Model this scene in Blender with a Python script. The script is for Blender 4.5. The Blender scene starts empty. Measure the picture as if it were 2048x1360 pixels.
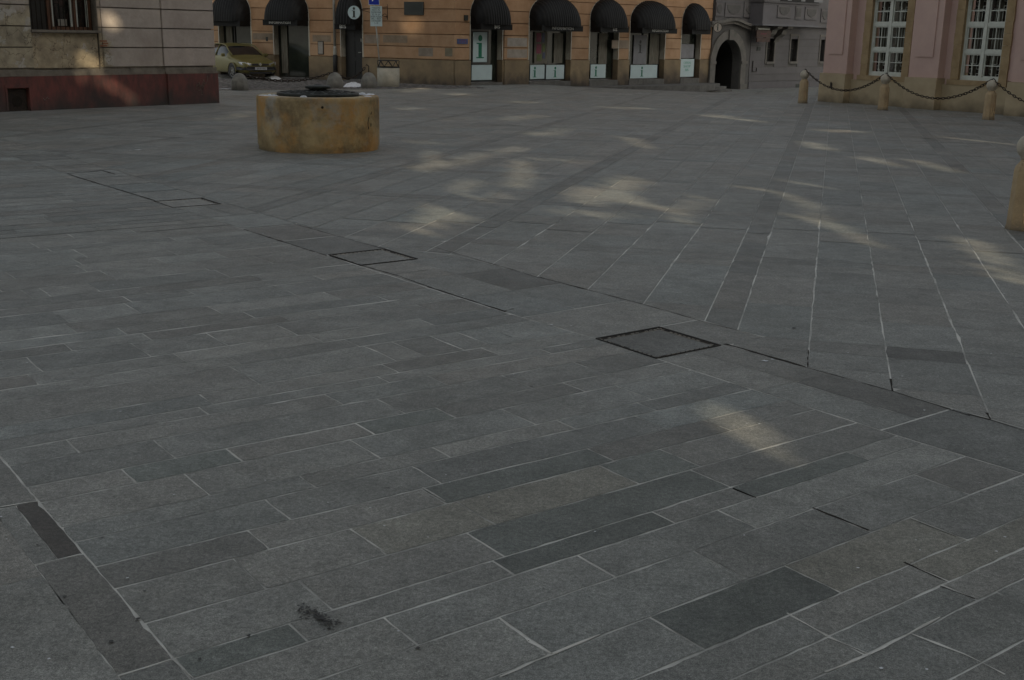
import bpy, bmesh, math, random
from math import sin, cos, tan, atan, atan2, radians, pi, sqrt, hypot
from mathutils import Vector, Matrix
random.seed(7)
scene = bpy.context.scene
COL = scene.collection

# ------------------------------------------------------------------ camera
F, CX, CY, H0, SL, HC = 2300., 1024., 680., 70., .018, 2.0
ROLL = atan(SL); PITCH = atan((CY-H0)*cos(ROLL)/F)
def ray(px, py):
    x = px-CX; y = -(py-CY); c, s = cos(ROLL), sin(ROLL)
    a = (x*c-y*s)/F; b = (x*s+y*c)/F; cp, sp = cos(PITCH), sin(PITCH)
    return Vector((a, cp+sp*b, cp*b-sp))
def G(px, py, z=0.):
    d = ray(px, py); t = (z-HC)/d.z
    return Vector((d.x*t, d.y*t, z))
cd = bpy.data.cameras.new('camera'); cam = bpy.data.objects.new('camera', cd); COL.objects.link(cam)
cd.lens = F/2048*36; cd.sensor_width = 36; cd.clip_end = 1000; cd.clip_start = .05
cp, sp = cos(PITCH), sin(PITCH)
fwd = Vector((0, cp, -sp)); up0 = Vector((0, sp, cp)); rt0 = Vector((1, 0, 0))
rt = rt0*cos(ROLL)+up0*sin(ROLL)*1; up = up0*cos(ROLL)-rt0*sin(ROLL)
# image x axis: ray(a=x*c, b=x*s)
M = Matrix((( rt.x, up.x, -fwd.x, 0), (rt.y, up.y, -fwd.y, 0), (rt.z, up.z, -fwd.z, HC), (0, 0, 0, 1)))
cam.matrix_world = M
scene.camera = cam

# ------------------------------------------------------------------ terrain height
def sm(a, b, x):
    t = max(0., min(1., (x-a)/(b-a))); return t*t*(3-2*t)
def gz(x, y):
    s = (x-10.3)*.475+(y-39.9)*.88
    return -.52*sm(2, 14, s)*sm(-2, 4, x)

# ------------------------------------------------------------------ materials
def mat(name, base, base2=None, scale=3., rough=.8, bump=0., bscale=40., metal=0., detail=6, contrast=(.35, .65), attr=False, stretch=None, spec=.5, dirt=None, emit=0):
    m = bpy.data.materials.new(name); m.use_nodes = True
    nt = m.node_tree; N = nt.nodes; L = nt.links; b = N['Principled BSDF']
    b.inputs['Roughness'].default_value = rough; b.inputs['Metallic'].default_value = metal
    b.inputs['Specular IOR Level'].default_value = spec
    tc = N.new('ShaderNodeTexCoord'); src = tc.outputs['Object']
    if stretch:
        mp = N.new('ShaderNodeMapping'); mp.inputs['Scale'].default_value = stretch; L.new(src, mp.inputs['Vector']); src = mp.outputs[0]
    col = None
    if base2 is None: base2 = tuple(c*.8 for c in base)
    n = N.new('ShaderNodeTexNoise'); n.inputs['Scale'].default_value = scale; n.inputs['Detail'].default_value = detail; n.inputs['Roughness'].default_value = .65
    L.new(src, n.inputs['Vector'])
    r = N.new('ShaderNodeValToRGB'); r.color_ramp.elements[0].position, r.color_ramp.elements[1].position = contrast
    r.color_ramp.elements[0].color = (*base2, 1); r.color_ramp.elements[1].color = (*base, 1)
    L.new(n.outputs['Fac'], r.inputs[0]); col = r.outputs[0]
    if attr:
        at = N.new('ShaderNodeAttribute'); at.attribute_name = 'tint'
        mx = N.new('ShaderNodeMixRGB'); mx.blend_type = 'MULTIPLY'; mx.inputs[0].default_value = 1
        L.new(col, mx.inputs[1]); L.new(at.outputs['Color'], mx.inputs[2]); col = mx.outputs[0]
    if dirt:   # darker towards the foot: (z0, z1, colour)
        sx = N.new('ShaderNodeSeparateXYZ'); L.new(tc.outputs['Object'], sx.inputs[0])
        n2 = N.new('ShaderNodeTexNoise'); n2.inputs['Scale'].default_value = 2.3; n2.inputs['Detail'].default_value = 8; L.new(tc.outputs['Object'], n2.inputs['Vector'])
        ad = N.new('ShaderNodeMath'); ad.operation = 'MULTIPLY_ADD'; ad.inputs[1].default_value = -(dirt[1]-dirt[0])*1.6; L.new(n2.outputs['Fac'], ad.inputs[0]); L.new(sx.outputs['Z'], ad.inputs[2])
        mr = N.new('ShaderNodeMapRange'); mr.inputs['From Min'].default_value = dirt[0]-(dirt[1]-dirt[0])*.8; mr.inputs['From Max'].default_value = dirt[1]-(dirt[1]-dirt[0])*.8
        mr.inputs['To Min'].default_value = 1; mr.inputs['To Max'].default_value = 0; L.new(ad.outputs[0], mr.inputs['Value'])
        mx = N.new('ShaderNodeMixRGB'); L.new(mr.outputs[0], mx.inputs[0]); L.new(col, mx.inputs[1]); mx.inputs[2].default_value = (*dirt[2], 1); col = mx.outputs[0]
    L.new(col, b.inputs['Base Color'])
    if bump:
        n3 = N.new('ShaderNodeTexNoise'); n3.inputs['Scale'].default_value = bscale; n3.inputs['Detail'].default_value = 5; L.new(tc.outputs['Object'], n3.inputs['Vector'])
        bp = N.new('ShaderNodeBump'); bp.inputs['Strength'].default_value = bump; bp.inputs['Distance'].default_value = .02
        L.new(n3.outputs['Fac'], bp.inputs['Height']); L.new(bp.outputs[0], b.inputs['Normal'])
    return m

def paving_mat(name, seedoff=0., rough=.6):
    m = bpy.data.materials.new(name); m.use_nodes = True
    nt = m.node_tree; N = nt.nodes; L = nt.links; b = N['Principled BSDF']
    tc = N.new('ShaderNodeTexCoord'); P = tc.outputs['Object']
    at = N.new('ShaderNodeAttribute'); at.attribute_name = 'tint'
    def noise(sc, det=6, ro=.6, vec=P):
        n = N.new('ShaderNodeTexNoise'); n.inputs['Scale'].default_value = sc; n.inputs['Detail'].default_value = det; n.inputs['Roughness'].default_value = ro
        L.new(vec, n.inputs['Vector']); return n.outputs['Fac']
    def ramp(fac, p0, c0, p1, c1):
        r = N.new('ShaderNodeValToRGB'); e = r.color_ramp.elements
        e[0].position = p0; e[1].position = p1; e[0].color = (*c0, 1); e[1].color = (*c1, 1); L.new(fac, r.inputs[0]); return r.outputs[0]
    def mul(a, c, f=1., mode='MULTIPLY'):
        x = N.new('ShaderNodeMixRGB'); x.blend_type = mode; x.inputs[0].default_value = f; L.new(a, x.inputs[1]); L.new(c, x.inputs[2]); return x.outputs[0]
    # per-slab shifted vector so that the veining breaks at every joint
    sh = N.new('ShaderNodeVectorMath'); sh.operation = 'MULTIPLY_ADD'; L.new(at.outputs['Color'], sh.inputs[0]); sh.inputs[1].default_value = (90, 170, 260); L.new(P, sh.inputs[2])
    SP = sh.outputs[0]
    c = at.outputs['Color']
    c = mul(c, ramp(noise(1.7, 8, .7, SP), .3, (.76, .76, .75), .7, (1.17, 1.17, 1.17)))
    c = mul(c, ramp(noise(9, 8, .72, SP), .32, (.78, .79, .79), .68, (1.17, 1.17, 1.16)))
    c = mul(c, ramp(noise(.45, 4), .3, (.92, .90, .88), .72, (1.06, 1.07, 1.09)))
    c = mul(c, ramp(noise(48, 4, .8), .38, (.70, .70, .70), .64, (1.24, 1.24, 1.23)))
    c = mul(c, ramp(noise(22, 8, .85), .62, (1, 1, 1), .74, (.62, .61, .60)))
    c = mul(c, ramp(noise(34, 6, .85, SP), .64, (1, 1, 1), .74, (1.45, 1.45, 1.42)))
    c = mul(c, ramp(noise(260, 2, .6), .36, (.56, .57, .56), .66, (1.30, 1.30, 1.30)))
    c = mul(c, ramp(noise(120, 3, .7), .655, (1, 1, 1), .73, (1.9, 1.95, 1.9)))
    n5 = noise(2.6, 10, .78); c = mul(c, ramp(n5, .60, (1, 1, 1), .74, (.74, .73, .72)))
    c = mul(c, ramp(noise(4.2, 10, .8, SP), .60, (1, 1, 1), .72, (1.22, 1.22, 1.2)))
    # dark specks of chewing gum and dirt
    v = N.new('ShaderNodeTexVoronoi'); v.inputs['Scale'].default_value = 2.3; v.inputs['Randomness'].default_value = 1; 
    wob = N.new('ShaderNodeVectorMath'); wob.operation = 'MULTIPLY_ADD'; nw = N.new('ShaderNodeTexNoise'); nw.inputs['Scale'].default_value = 30; nw.inputs['Detail'].default_value = 3
    L.new(P, nw.inputs['Vector']); L.new(nw.outputs['Color'], wob.inputs[0]); wob.inputs[1].default_value = (.05, .05, .05); L.new(P, wob.inputs[2])
    L.new(wob.outputs[0], v.inputs['Vector'])
    c = mul(c, ramp(v.outputs['Distance'], .018, (.42, .41, .40), .042, (1, 1, 1)))
    b.inputs['Specular IOR Level'].default_value = .34
    L.new(c, b.inputs['Base Color'])
    # roughness follows the grain
    b.inputs['Roughness'].default_value = rough
    rr = N.new('ShaderNodeMapRange'); rr.inputs['To Min'].default_value = rough-.12; rr.inputs['To Max'].default_value = rough+.18
    L.new(noise(6, 6, .7, SP), rr.inputs['Value']); L.new(rr.outputs[0], b.inputs['Roughness'])
    bp = N.new('ShaderNodeBump'); bp.inputs['Strength'].default_value = .35; bp.inputs['Distance'].default_value = .006
    L.new(noise(70, 6, .7), bp.inputs['Height'])
    bp2 = N.new('ShaderNodeBump'); bp2.inputs['Strength'].default_value = .25; bp2.inputs['Distance'].default_value = .02
    L.new(noise(5, 4, .6, SP), bp2.inputs['Height']); L.new(bp.outputs[0], bp2.inputs['Normal'])
    L.new(bp2.outputs[0], b.inputs['Normal'])
    return m

MT = {}
MT['pave'] = paving_mat('paving_stone')
MT['mortar'] = mat('joint_mortar', (.72, .705, .66), (.31, .305, .285), scale=1.8, rough=.95, bump=.3, bscale=90, detail=12, contrast=(.36, .57))
MT['gap'] = mat('open_joint_dirt', (.022, .016, .010), (.010, .008, .006), scale=20, rough=1)
MT['steel'] = mat('dark_steel', (.03, .027, .024), (.015, .013, .012), scale=30, rough=.6, metal=.6)
MT['cobble'] = mat('cobblestone', (.17, .165, .16), (.09, .085, .08), scale=14, rough=.8, attr=True, bump=.4)
MT['snow'] = mat('old_snow', (.78, .8, .84), (.55, .56, .58), scale=9, rough=.6, bump=.5, bscale=25)
MT['orange'] = mat('orange_plaster', (.43, .265, .15), (.33, .19, .10), scale=1.3, rough=.9, attr=True, bump=.15, bscale=30)
MT['groove'] = mat('plaster_groove', (.18, .10, .05), rough=.95)
MT['plinth'] = mat('stained_plinth', (.27, .205, .12), (.18, .135, .085), scale=1.2, rough=.9, attr=True, dirt=(-.1, .55, (.06, .05, .04)), bump=.2)
MT['cream'] = mat('cream_reveal', (.52, .50, .42), (.42, .40, .34), scale=4, rough=.8)
MT['awn'] = mat('black_awning', (.012, .012, .012), (.007, .007, .007), scale=3, rough=.5, spec=.15)
MT['dark'] = mat('dark_interior', (.012, .012, .011), rough=.8)
MT['frame'] = mat('dark_frame', (.03, .026, .02), rough=.5)
MT['glass'] = mat('shop_glass', (.035, .042, .032), (.018, .022, .018), scale=.8, rough=.12, spec=.6)
MT['white'] = mat('white_panel', (.47, .58, .585), (.42, .52, .53), scale=2, rough=.5)
MT['green'] = mat('green_print', (.0, .16, .085), rough=.6)
MT['teal'] = mat('pale_teal_print', (.22, .46, .38), rough=.6)
MT['grayprint'] = mat('grey_print', (.22, .22, .23), rough=.7)
MT['silver'] = mat('zinc_pipe', (.42, .42, .38), (.3, .3, .27), scale=5, rough=.45, metal=.3)
MT['blackpipe'] = mat('black_pipe', (.012, .012, .012), rough=.5)
MT['blue'] = mat('blue_sign', (.01, .03, .35), rough=.4)
MT['blueplate'] = mat('blue_number_plate', (.06, .09, .22), rough=.5)
MT['textwhite'] = mat('white_lettering', (.85, .85, .8), rough=.6)
MT['textblack'] = mat('black_lettering', (.03, .035, .03), rough=.6)
MT['concrete'] = mat('bollard_concrete', (.24, .235, .21), (.15, .145, .13), scale=5, rough=.9, bump=.3, dirt=(0., .2, (.10, .095, .085)))
MT['bin'] = mat('bin_concrete', (.50, .47, .39), (.36, .34, .28), scale=3, rough=.9, bump=.2)
MT['iron'] = mat('rusty_iron', (.045, .03, .022), (.02, .016, .013), scale=20, rough=.75, metal=.3)
MT['lidiron'] = mat('weathered_iron_lid', (.045, .05, .045), (.018, .02, .018), scale=12, rough=.55, metal=.4)
MT['sand'] = mat('sandstone_post', (.46, .35, .21), (.34, .25, .15), scale=3.5, rough=.9, bump=.35, bscale=35, dirt=(0., .14, (.17, .14, .10)))
MT['sandtop'] = mat('sandstone_ball', (.48, .44, .36), (.34, .30, .24), scale=5, rough=.9, bump=.35, bscale=35)
MT['pink'] = mat('pink_plaster', (.55, .395, .345), (.49, .345, .305), scale=1.1, rough=.9, bump=.1)
MT['pinkplinth'] = mat('sandstone_plinth', (.43, .35, .23), (.35, .28, .18), scale=1.4, rough=.9, attr=True, dirt=(-.1, .35, (.15, .12, .08)), bump=.15)
MT['pinkstone'] = mat('window_surround_stone', (.36, .265, .15), (.27, .19, .10), scale=3, rough=.9)
MT['winwhite'] = mat('window_white_paint', (.58, .60, .54), (.48, .50, .45), scale=6, rough=.5)
MT['pane'] = mat('dark_window_glass', (.05, .03, .025), (.015, .02, .018), scale=2.2, rough=.08, spec=.7, contrast=(.42, .6))
MT['curtain'] = mat('pale_curtain', (.20, .19, .15), (.10, .09, .07), scale=6, rough=.9, stretch=(5, 1, .4))
MT['greywall'] = mat('grey_plaster', (.125, .12, .122), (.105, .10, .102), scale=1.2, rough=.9, attr=True)
MT['greystone'] = mat('grey_portal_stone', (.155, .145, .13), (.11, .105, .095), scale=3, rough=.9, bump=.2)
MT['greyrelief'] = mat('grey_relief', (.105, .10, .095), (.08, .078, .075), scale=4, rough=.9)
MT['wood'] = mat('window_wood', (.16, .07, .035), (.09, .04, .02), scale=5, rough=.6, stretch=(6, 6, 1))
MT['reddoor'] = mat('brown_sign_board', (.07, .03, .02), (.04, .02, .014), scale=5, rough=.6)
MT['asphalt'] = mat('step_stone', (.14, .135, .125), (.09, .087, .08), scale=3, rough=.9)

# plaster of the left building: flaking mortar shows low on the wall
def peeling():
    m = bpy.data.materials.new('peeling_plaster'); m.use_nodes = True
    nt = m.node_tree; N = nt.nodes; L = nt.links; b = N['Principled BSDF']; b.inputs['Roughness'].default_value = .9
    tc = N.new('ShaderNodeTexCoord'); P = tc.outputs['Object']
    def noise(sc, det=8, ro=.65):
        n = N.new('ShaderNodeTexNoise'); n.inputs['Scale'].default_value = sc; n.inputs['Detail'].default_value = det; n.inputs['Roughness'].default_value = ro; L.new(P, n.inputs['Vector']); return n.outputs['Fac']
    def ramp(fac, p0, c0, p1, c1):
        r = N.new('ShaderNodeValToRGB'); e = r.color_ramp.elements; e[0].position = p0; e[1].position = p1; e[0].color = (*c0, 1); e[1].color = (*c1, 1); L.new(fac, r.inputs[0]); return r.outputs[0]
    at = N.new('ShaderNodeAttribute'); at.attribute_name = 'tint'
    clean = ramp(noise(1.5, 10, .75), .3, (.36, .30, .255), .7, (.52, .45, .395))
    bare = ramp(noise(2.6), .36, (.26, .22, .16), .64, (.48, .41, .29))
    white = ramp(noise(7), .35, (.40, .36, .30), .65, (.52, .48, .43))
    mb_ = N.new('ShaderNodeMixRGB'); L.new(ramp(noise(1.9, 9, .7), .56, (0, 0, 0), .60, (1, 1, 1)), mb_.inputs[0]); L.new(bare, mb_.inputs[1]); L.new(white, mb_.inputs[2])
    sx = N.new('ShaderNodeSeparateXYZ'); L.new(P, sx.inputs[0])
    # mask: low z and left of the corner block
    mz = N.new('ShaderNodeMapRange'); mz.inputs['From Min'].default_value = 2.9; mz.inputs['From Max'].default_value = 1.6; L.new(sx.outputs['Z'], mz.inputs['Value'])
    mxx = N.new('ShaderNodeMapRange'); mxx.inputs['From Min'].default_value = -1.75; mxx.inputs['From Max'].default_value = -2.5; L.new(sx.outputs['X'], mxx.inputs['Value'])
    a = N.new('ShaderNodeMath'); a.operation = 'MULTIPLY'; L.new(mz.outputs[0], a.inputs[0]); L.new(mxx.outputs[0], a.inputs[1])
    a2 = N.new('ShaderNodeMath'); a2.operation = 'ADD'; L.new(a.outputs[0], a2.inputs[0]); L.new(noise(1.6, 9, .68), a2.inputs[1])
    msk = ramp(a2.outputs[0], .72, (0, 0, 0), .86, (1, 1, 1))
    mx = N.new('ShaderNodeMixRGB'); L.new(msk, mx.inputs[0]); L.new(clean, mx.inputs[1]); L.new(mb_.outputs[0], mx.inputs[2])
    # cracks
    v = N.new('ShaderNodeTexVoronoi'); v.feature = 'DISTANCE_TO_EDGE'; v.inputs['Scale'].default_value = 1.7
    w = N.new('ShaderNodeVectorMath'); w.operation = 'MULTIPLY_ADD'; nw = N.new('ShaderNodeTexNoise'); nw.inputs['Scale'].default_value = 3; nw.inputs['Detail'].default_value = 6; L.new(P, nw.inputs['Vector'])
    L.new(nw.outputs['Color'], w.inputs[0]); w.inputs[1].default_value = (.7, .7, .7); L.new(P, w.inputs[2]); L.new(w.outputs[0], v.inputs['Vector'])
    cr = ramp(v.outputs['Distance'], .004, (.45, .42, .4), .014, (1, 1, 1))
    m2 = N.new('ShaderNodeMixRGB'); m2.blend_type = 'MULTIPLY'; L.new(msk, m2.inputs[0]); L.new(mx.outputs[0], m2.inputs[1]); L.new(cr, m2.inputs[2])
    m3 = N.new('ShaderNodeMixRGB'); m3.blend_type = 'MULTIPLY'; m3.inputs[0].default_value = 1; L.new(m2.outputs[0], m3.inputs[1]); L.new(at.outputs['Color'], m3.inputs[2])
    L.new(m3.outputs[0], b.inputs['Base Color'])
    bp = N.new('ShaderNodeBump'); bp.inputs['Strength'].default_value = .6; bp.inputs['Distance'].default_value = .03; L.new(noise(5, 10, .75), bp.inputs['Height']); L.new(bp.outputs[0], b.inputs['Normal'])
    return m
MT['peel'] = peeling()
MT['redplinth'] = mat('red_painted_plinth', (.19, .062, .052), (.075, .040, .036), scale=1.7, rough=.75, stretch=(2, 2, .8), dirt=(-.1, .5, (.045, .04, .038)), bump=.3, bscale=14, spec=.4)
MT['cornice'] = mat('plinth_moulding', (.24, .21, .17), (.14, .12, .10), scale=3, rough=.95, bump=.5, bscale=15)

# well stone: ochre patches
def wellmat():
    m = mat('ochre_well_stone', (.44, .34, .19), (.22, .165, .085), scale=2.2, rough=.75, bump=.4, bscale=18, contrast=(.38, .62), attr=True, dirt=(-.1, .12, (.05, .04, .025)))
    nt = m.node_tree; N = nt.nodes; L = nt.links; b = N['Principled BSDF']
    old = b.inputs['Base Color'].links[0].from_socket
    tc = N.new('ShaderNodeTexCoord')
    def noise(sc, loc):
        mp = N.new('ShaderNodeMapping'); mp.inputs['Location'].default_value = loc; L.new(tc.outputs['Object'], mp.inputs['Vector'])
        n = N.new('ShaderNodeTexNoise'); n.inputs['Scale'].default_value = sc; n.inputs['Detail'].default_value = 8; n.inputs['Roughness'].default_value = .65; L.new(mp.outputs[0], n.inputs['Vector']); return n.outputs['Fac']
    def mix(a, col, fac, p0, p1):
        r = N.new('ShaderNodeValToRGB'); e = r.color_ramp.elements; e[0].position = p0; e[1].position = p1; e[0].color = (0, 0, 0, 1); e[1].color = (1, 1, 1, 1); L.new(fac, r.inputs[0])
        x = N.new('ShaderNodeMixRGB'); L.new(r.outputs[0], x.inputs[0]); L.new(a, x.inputs[1]); x.inputs[2].default_value = (*col, 1); return x.outputs[0]
    c = mix(old, (.46, .26, .085), noise(1.5, (3, 1, 5)), .46, .62)
    c = mix(c, (.36, .33, .27), noise(1.9, (13, 7, 2)), .54, .68)
    c = mix(c, (.06, .04, .02), noise(1.6, (1, 19, 8)), .52, .76)
    L.new(c, b.inputs['Base Color']); return m
MT['well'] = wellmat()

# ------------------------------------------------------------------ mesh builder
class MB:
    def __init__(s): s.v = []; s.f = []; s.c = []; s.m = []; s.smooth = []
    def face(s, idx, c=(1, 1, 1), m=0, sm_=False): s.f.append(idx); s.c.append(c); s.m.append(m); s.smooth.append(sm_)
    def poly(s, pts, c=(1, 1, 1), m=0):
        n = len(s.v); s.v += [tuple(p) for p in pts]; s.face(list(range(n, n+len(pts))), c, m)
    def box(s, x0, x1, y0, y1, z0, z1, c=(1, 1, 1), m=0, bev=0):
        if x0 > x1: x0, x1 = x1, x0
        n = len(s.v)
        s.v += [(x0, y0, z0), (x1, y0, z0), (x1, y1, z0), (x0, y1, z0), (x0, y0, z1), (x1, y0, z1), (x1, y1, z1), (x0, y1, z1)]
        for q in ((0, 1, 5, 4), (1, 2, 6, 5), (2, 3, 7, 6), (3, 0, 4, 7), (4, 5, 6, 7), (3, 2, 1, 0)): s.face([n+i for i in q], c, m)
    def prism(s, pts, y0, y1, c=(1, 1, 1), m=0):   # polygon in xz, extruded along y
        n = len(s.v); k = len(pts)
        s.v += [(p[0], y0, p[1]) for p in pts]+[(p[0], y1, p[1]) for p in pts]
        s.face([n+i for i in range(k)], c, m); s.face([n+k+i for i in reversed(range(k))], c, m)
        for i in range(k):
            j = (i+1) % k; s.face([n+i, n+k+i, n+k+j, n+j], c, m)
    def zprism(s, pts, z0, z1, c=(1, 1, 1), m=0):
        n = len(s.v); k = len(pts)
        s.v += [(p[0], p[1], z0) for p in pts]+[(p[0], p[1], z1) for p in pts]
        s.face([n+i for i in reversed(range(k))], c, m); s.face([n+k+i for i in range(k)], c, m)
        for i in range(k):
            j = (i+1) % k; s.face([n+i, n+j, n+k+j, n+k+i], c, m)
    def lathe(s, prof, n=24, cx=0, cy=0, c=(1, 1, 1), m=0, sm_=True, rot=0., a0=0., a1=2*pi, y_=None):
        b = len(s.v); full = abs(a1-a0-2*pi) < 1e-6; cols = n if full else n+1
        for r, z in prof:
            for i in range(cols):
                a = rot+a0+(a1-a0)*i/n; s.v.append((cx+r*cos(a), cy+r*sin(a), z))
        for j in range(len(prof)-1):
            for i in range(n):
                i2 = (i+1) % cols
                s.face([b+j*cols+i, b+j*cols+i2, b+(j+1)*cols+i2, b+(j+1)*cols+i], c, m, sm_)
        if full and prof[-1][0] > 1e-4: s.face([b+(len(prof)-1)*cols+i for i in range(n)], c, m)
        if full and prof[0][0] > 1e-4: s.face([b+i for i in reversed(range(n))], c, m)
    def tube(s, path, r, n=8, c=(1, 1, 1), m=0, closed=False):
        b = len(s.v); k = len(path); P = [Vector(p) for p in path]
        for i in range(k):
            if closed: d = P[(i+1) % k]-P[i-1]
            else: d = P[min(i+1, k-1)]-P[max(i-1, 0)]
            d.normalize(); u = d.cross(Vector((0, 0, 1)))
            if u.length < .05: u = d.cross(Vector((0, 1, 0)))
            u.normalize(); w = d.cross(u)
            for j in range(n):
                a = 2*pi*j/n; s.v.append(tuple(P[i]+(u*cos(a)+w*sin(a))*r))
        for i in range(k if closed else k-1):
            i2 = (i+1) % k
            for j in range(n):
                j2 = (j+1) % n; s.face([b+i*n+j, b+i*n+j2, b+i2*n+j2, b+i2*n+j], c, m, True)
        if not closed:
            s.face([b+j for j in reversed(range(n))], c, m); s.face([b+(k-1)*n+j for j in range(n)], c, m)
    def build(s, name, mats, parent=None, loc=None):
        me = bpy.data.meshes.new(name); me.from_pydata(s.v, [], s.f); me.update()
        if not isinstance(mats, (list, tuple)): mats = [mats]
        for x in mats: me.materials.append(MT[x])
        me.polygons.foreach_set('material_index', s.m); me.polygons.foreach_set('use_smooth', s.smooth)
        ca = me.color_attributes.new('tint', 'FLOAT_COLOR', 'CORNER')
        arr = []
        for f, c in zip(s.f, s.c): arr += [c[0], c[1], c[2], 1.]*len(f)
        ca.data.foreach_set('color', arr)
        o = bpy.data.objects.new(name, me); COL.objects.link(o)
        if parent: o.parent = parent
        if loc: o.location = loc
        return o
def tag(o, label, cat, group=None):
    o['label'] = label; o['category'] = cat
    if group: o['group'] = group
    return o
def empty(name, loc, rz=0., label=None, cat=None, group=None):
    o = bpy.data.objects.new(name, None); COL.objects.link(o); o.location = loc; o.rotation_euler = (0, 0, rz); o.empty_display_size = .3
    if label: tag(o, label, cat, group)
    return o
def struct(o): o['kind'] = 'structure'; return o
def bevel(o, w=.01, seg=2):
    md = o.modifiers.new('bevel', 'BEVEL'); md.width = w; md.segments = seg; md.limit_method = 'ANGLE'; return o
def copy_tree(o, parent=None):
    c = o.copy(); COL.objects.link(c); c.parent = parent
    for ch in list(o.children): copy_tree(ch, c)
    return c
def text(name, body, size, loc, mt, parent, rot=(pi/2, 0, 0), ext=.004, align='CENTER', sx=1.):
    cu = bpy.data.curves.new('tmp', 'FONT'); cu.body = body; cu.size = size; cu.extrude = ext; cu.align_x = align; cu.align_y = 'CENTER'; cu.resolution_u = 3
    t = bpy.data.objects.new('tmp', cu); COL.objects.link(t)
    dg = bpy.context.evaluated_depsgraph_get(); me = bpy.data.meshes.new_from_object(t.evaluated_get(dg)); bpy.data.objects.remove(t)
    me.materials.clear(); me.materials.append(MT[mt]); me.name = name
    o = bpy.data.objects.new(name, me); COL.objects.link(o); o.parent = parent; o.location = loc; o.rotation_euler = rot; o.scale = (sx, 1, 1)
    return o
class Frame:
    def __init__(s, o, ang, z0=0.):
        s.o = Vector((o[0], o[1], 0)); s.a = ang; s.d = Vector((cos(ang), sin(ang), 0)); s.n = Vector((-sin(ang), cos(ang), 0))
    def uz(s, px, py, w=0.):   # pixel on the plane local y = w  -> local (u, z)
        r = ray(px, py); C = Vector((0, 0, HC)); p0 = s.o+s.n*w
        t = (p0-C).dot(s.n)/r.dot(s.n); P = C+r*t-s.o
        return P.dot(s.d), (C+r*t).z
    def world(s, u, w, z=0): return s.o+s.d*u+s.n*w+Vector((0, 0, z))

# ------------------------------------------------------------------ ground base
mb = MB(); xs = [-260, -120, -60, -35]+[-22+1.5*i for i in range(38)]+[50, 90, 160, 260]; ys = [-200, -80, -30, -10]+[0+2.*i for i in range(40)]+[90, 130, 200, 300]
for y in ys:
    for x in xs: mb.v.append((x, y, gz(x, y)))
W = len(xs)
for j in range(len(ys)-1):
    for i in range(W-1): mb.face([j*W+i, j*W+i+1, (j+1)*W+i+1, (j+1)*W+i], sm_=True)
struct(mb.build('ground', 'mortar'))

# ------------------------------------------------------------------ paving
TH = radians(36.9); U = Vector((cos(TH), sin(TH), 0)); V = Vector((sin(TH), -cos(TH), 0))
def uv(px, py):
    g = G(px, py); return g.dot(U), g.dot(V)
def kk(v): return .025*(1-sm(-4.4, -3.2, v))
def vref(u, v):   # row coordinate at the left border line
    r = v
    for _ in range(4): r = v-kk(r)*(u-1.155)
    return r
def uvw(u, r): v = r+kk(r)*(u-1.155); p = U*u+V*v; return (p.x, p.y)
def clip(poly, f):   # keep f>=0, f linear on points
    out = []
    for i in range(len(poly)):
        a, b = poly[i], poly[(i+1) % len(poly)]; fa, fb = f(a), f(b)
        if fa >= 0: out.append(a)
        if (fa >= 0) != (fb >= 0):
            t = fa/(fa-fb); out.append((a[0]+(b[0]-a[0])*t, a[1]+(b[1]-a[1])*t))
    return out
def slab(mb, pts, c, lift=.004, jag=True):
    """pts: corner points in world xy"""
    if len(pts) < 3: return
    A = 0
    for i in range(len(pts)):
        a, b = pts[i], pts[(i+1) % len(pts)]; A += a[0]*b[1]-a[1]*b[0]
    if abs(A) < .004: return
    if A < 0: pts = pts[::-1]
    d = min(hypot(p[0], p[1]) for p in pts)
    out = []
    if jag and d < 16:
        st = .05 if d < 7 else .12; amp = .0022 if d < 7 else .0035
        for i in range(len(pts)):
            a, b = pts[i], pts[(i+1) % len(pts)]; L_ = hypot(b[0]-a[0], b[1]-a[1]); n = max(1, int(L_/st))
            nx, ny = -(b[1]-a[1])/(L_+1e-9), (b[0]-a[0])/(L_+1e-9); w = random.gauss(0, amp)
            for k in range(n):
                t = k/n
                if k == 0:
                    out.append((a[0]+nx*amp*random.random()*2, a[1]+ny*amp*2*random.random())); continue
                w = .6*w+random.gauss(0, amp*.8)
                if random.random() < .03: w += amp*4*random.random()
                out.append((a[0]+(b[0]-a[0])*t+nx*w, a[1]+(b[1]-a[1])*t+ny*w))
    else: out = pts
    if d < 12: lift = .0013
    mb.poly([(p[0], p[1], gz(p[0], p[1])+lift) for p in out], c)
BASE = (.270, .270, .256)
def tone(spread=.12, dark=1.):
    k = dark*(1+random.gauss(0, spread)); k = max(.5, min(1.45, k)); h = random.gauss(0, .020)
    return (BASE[0]*k*(1+h), BASE[1]*k*(1+h*.1), BASE[2]*k*(1-h*.35))
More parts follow.
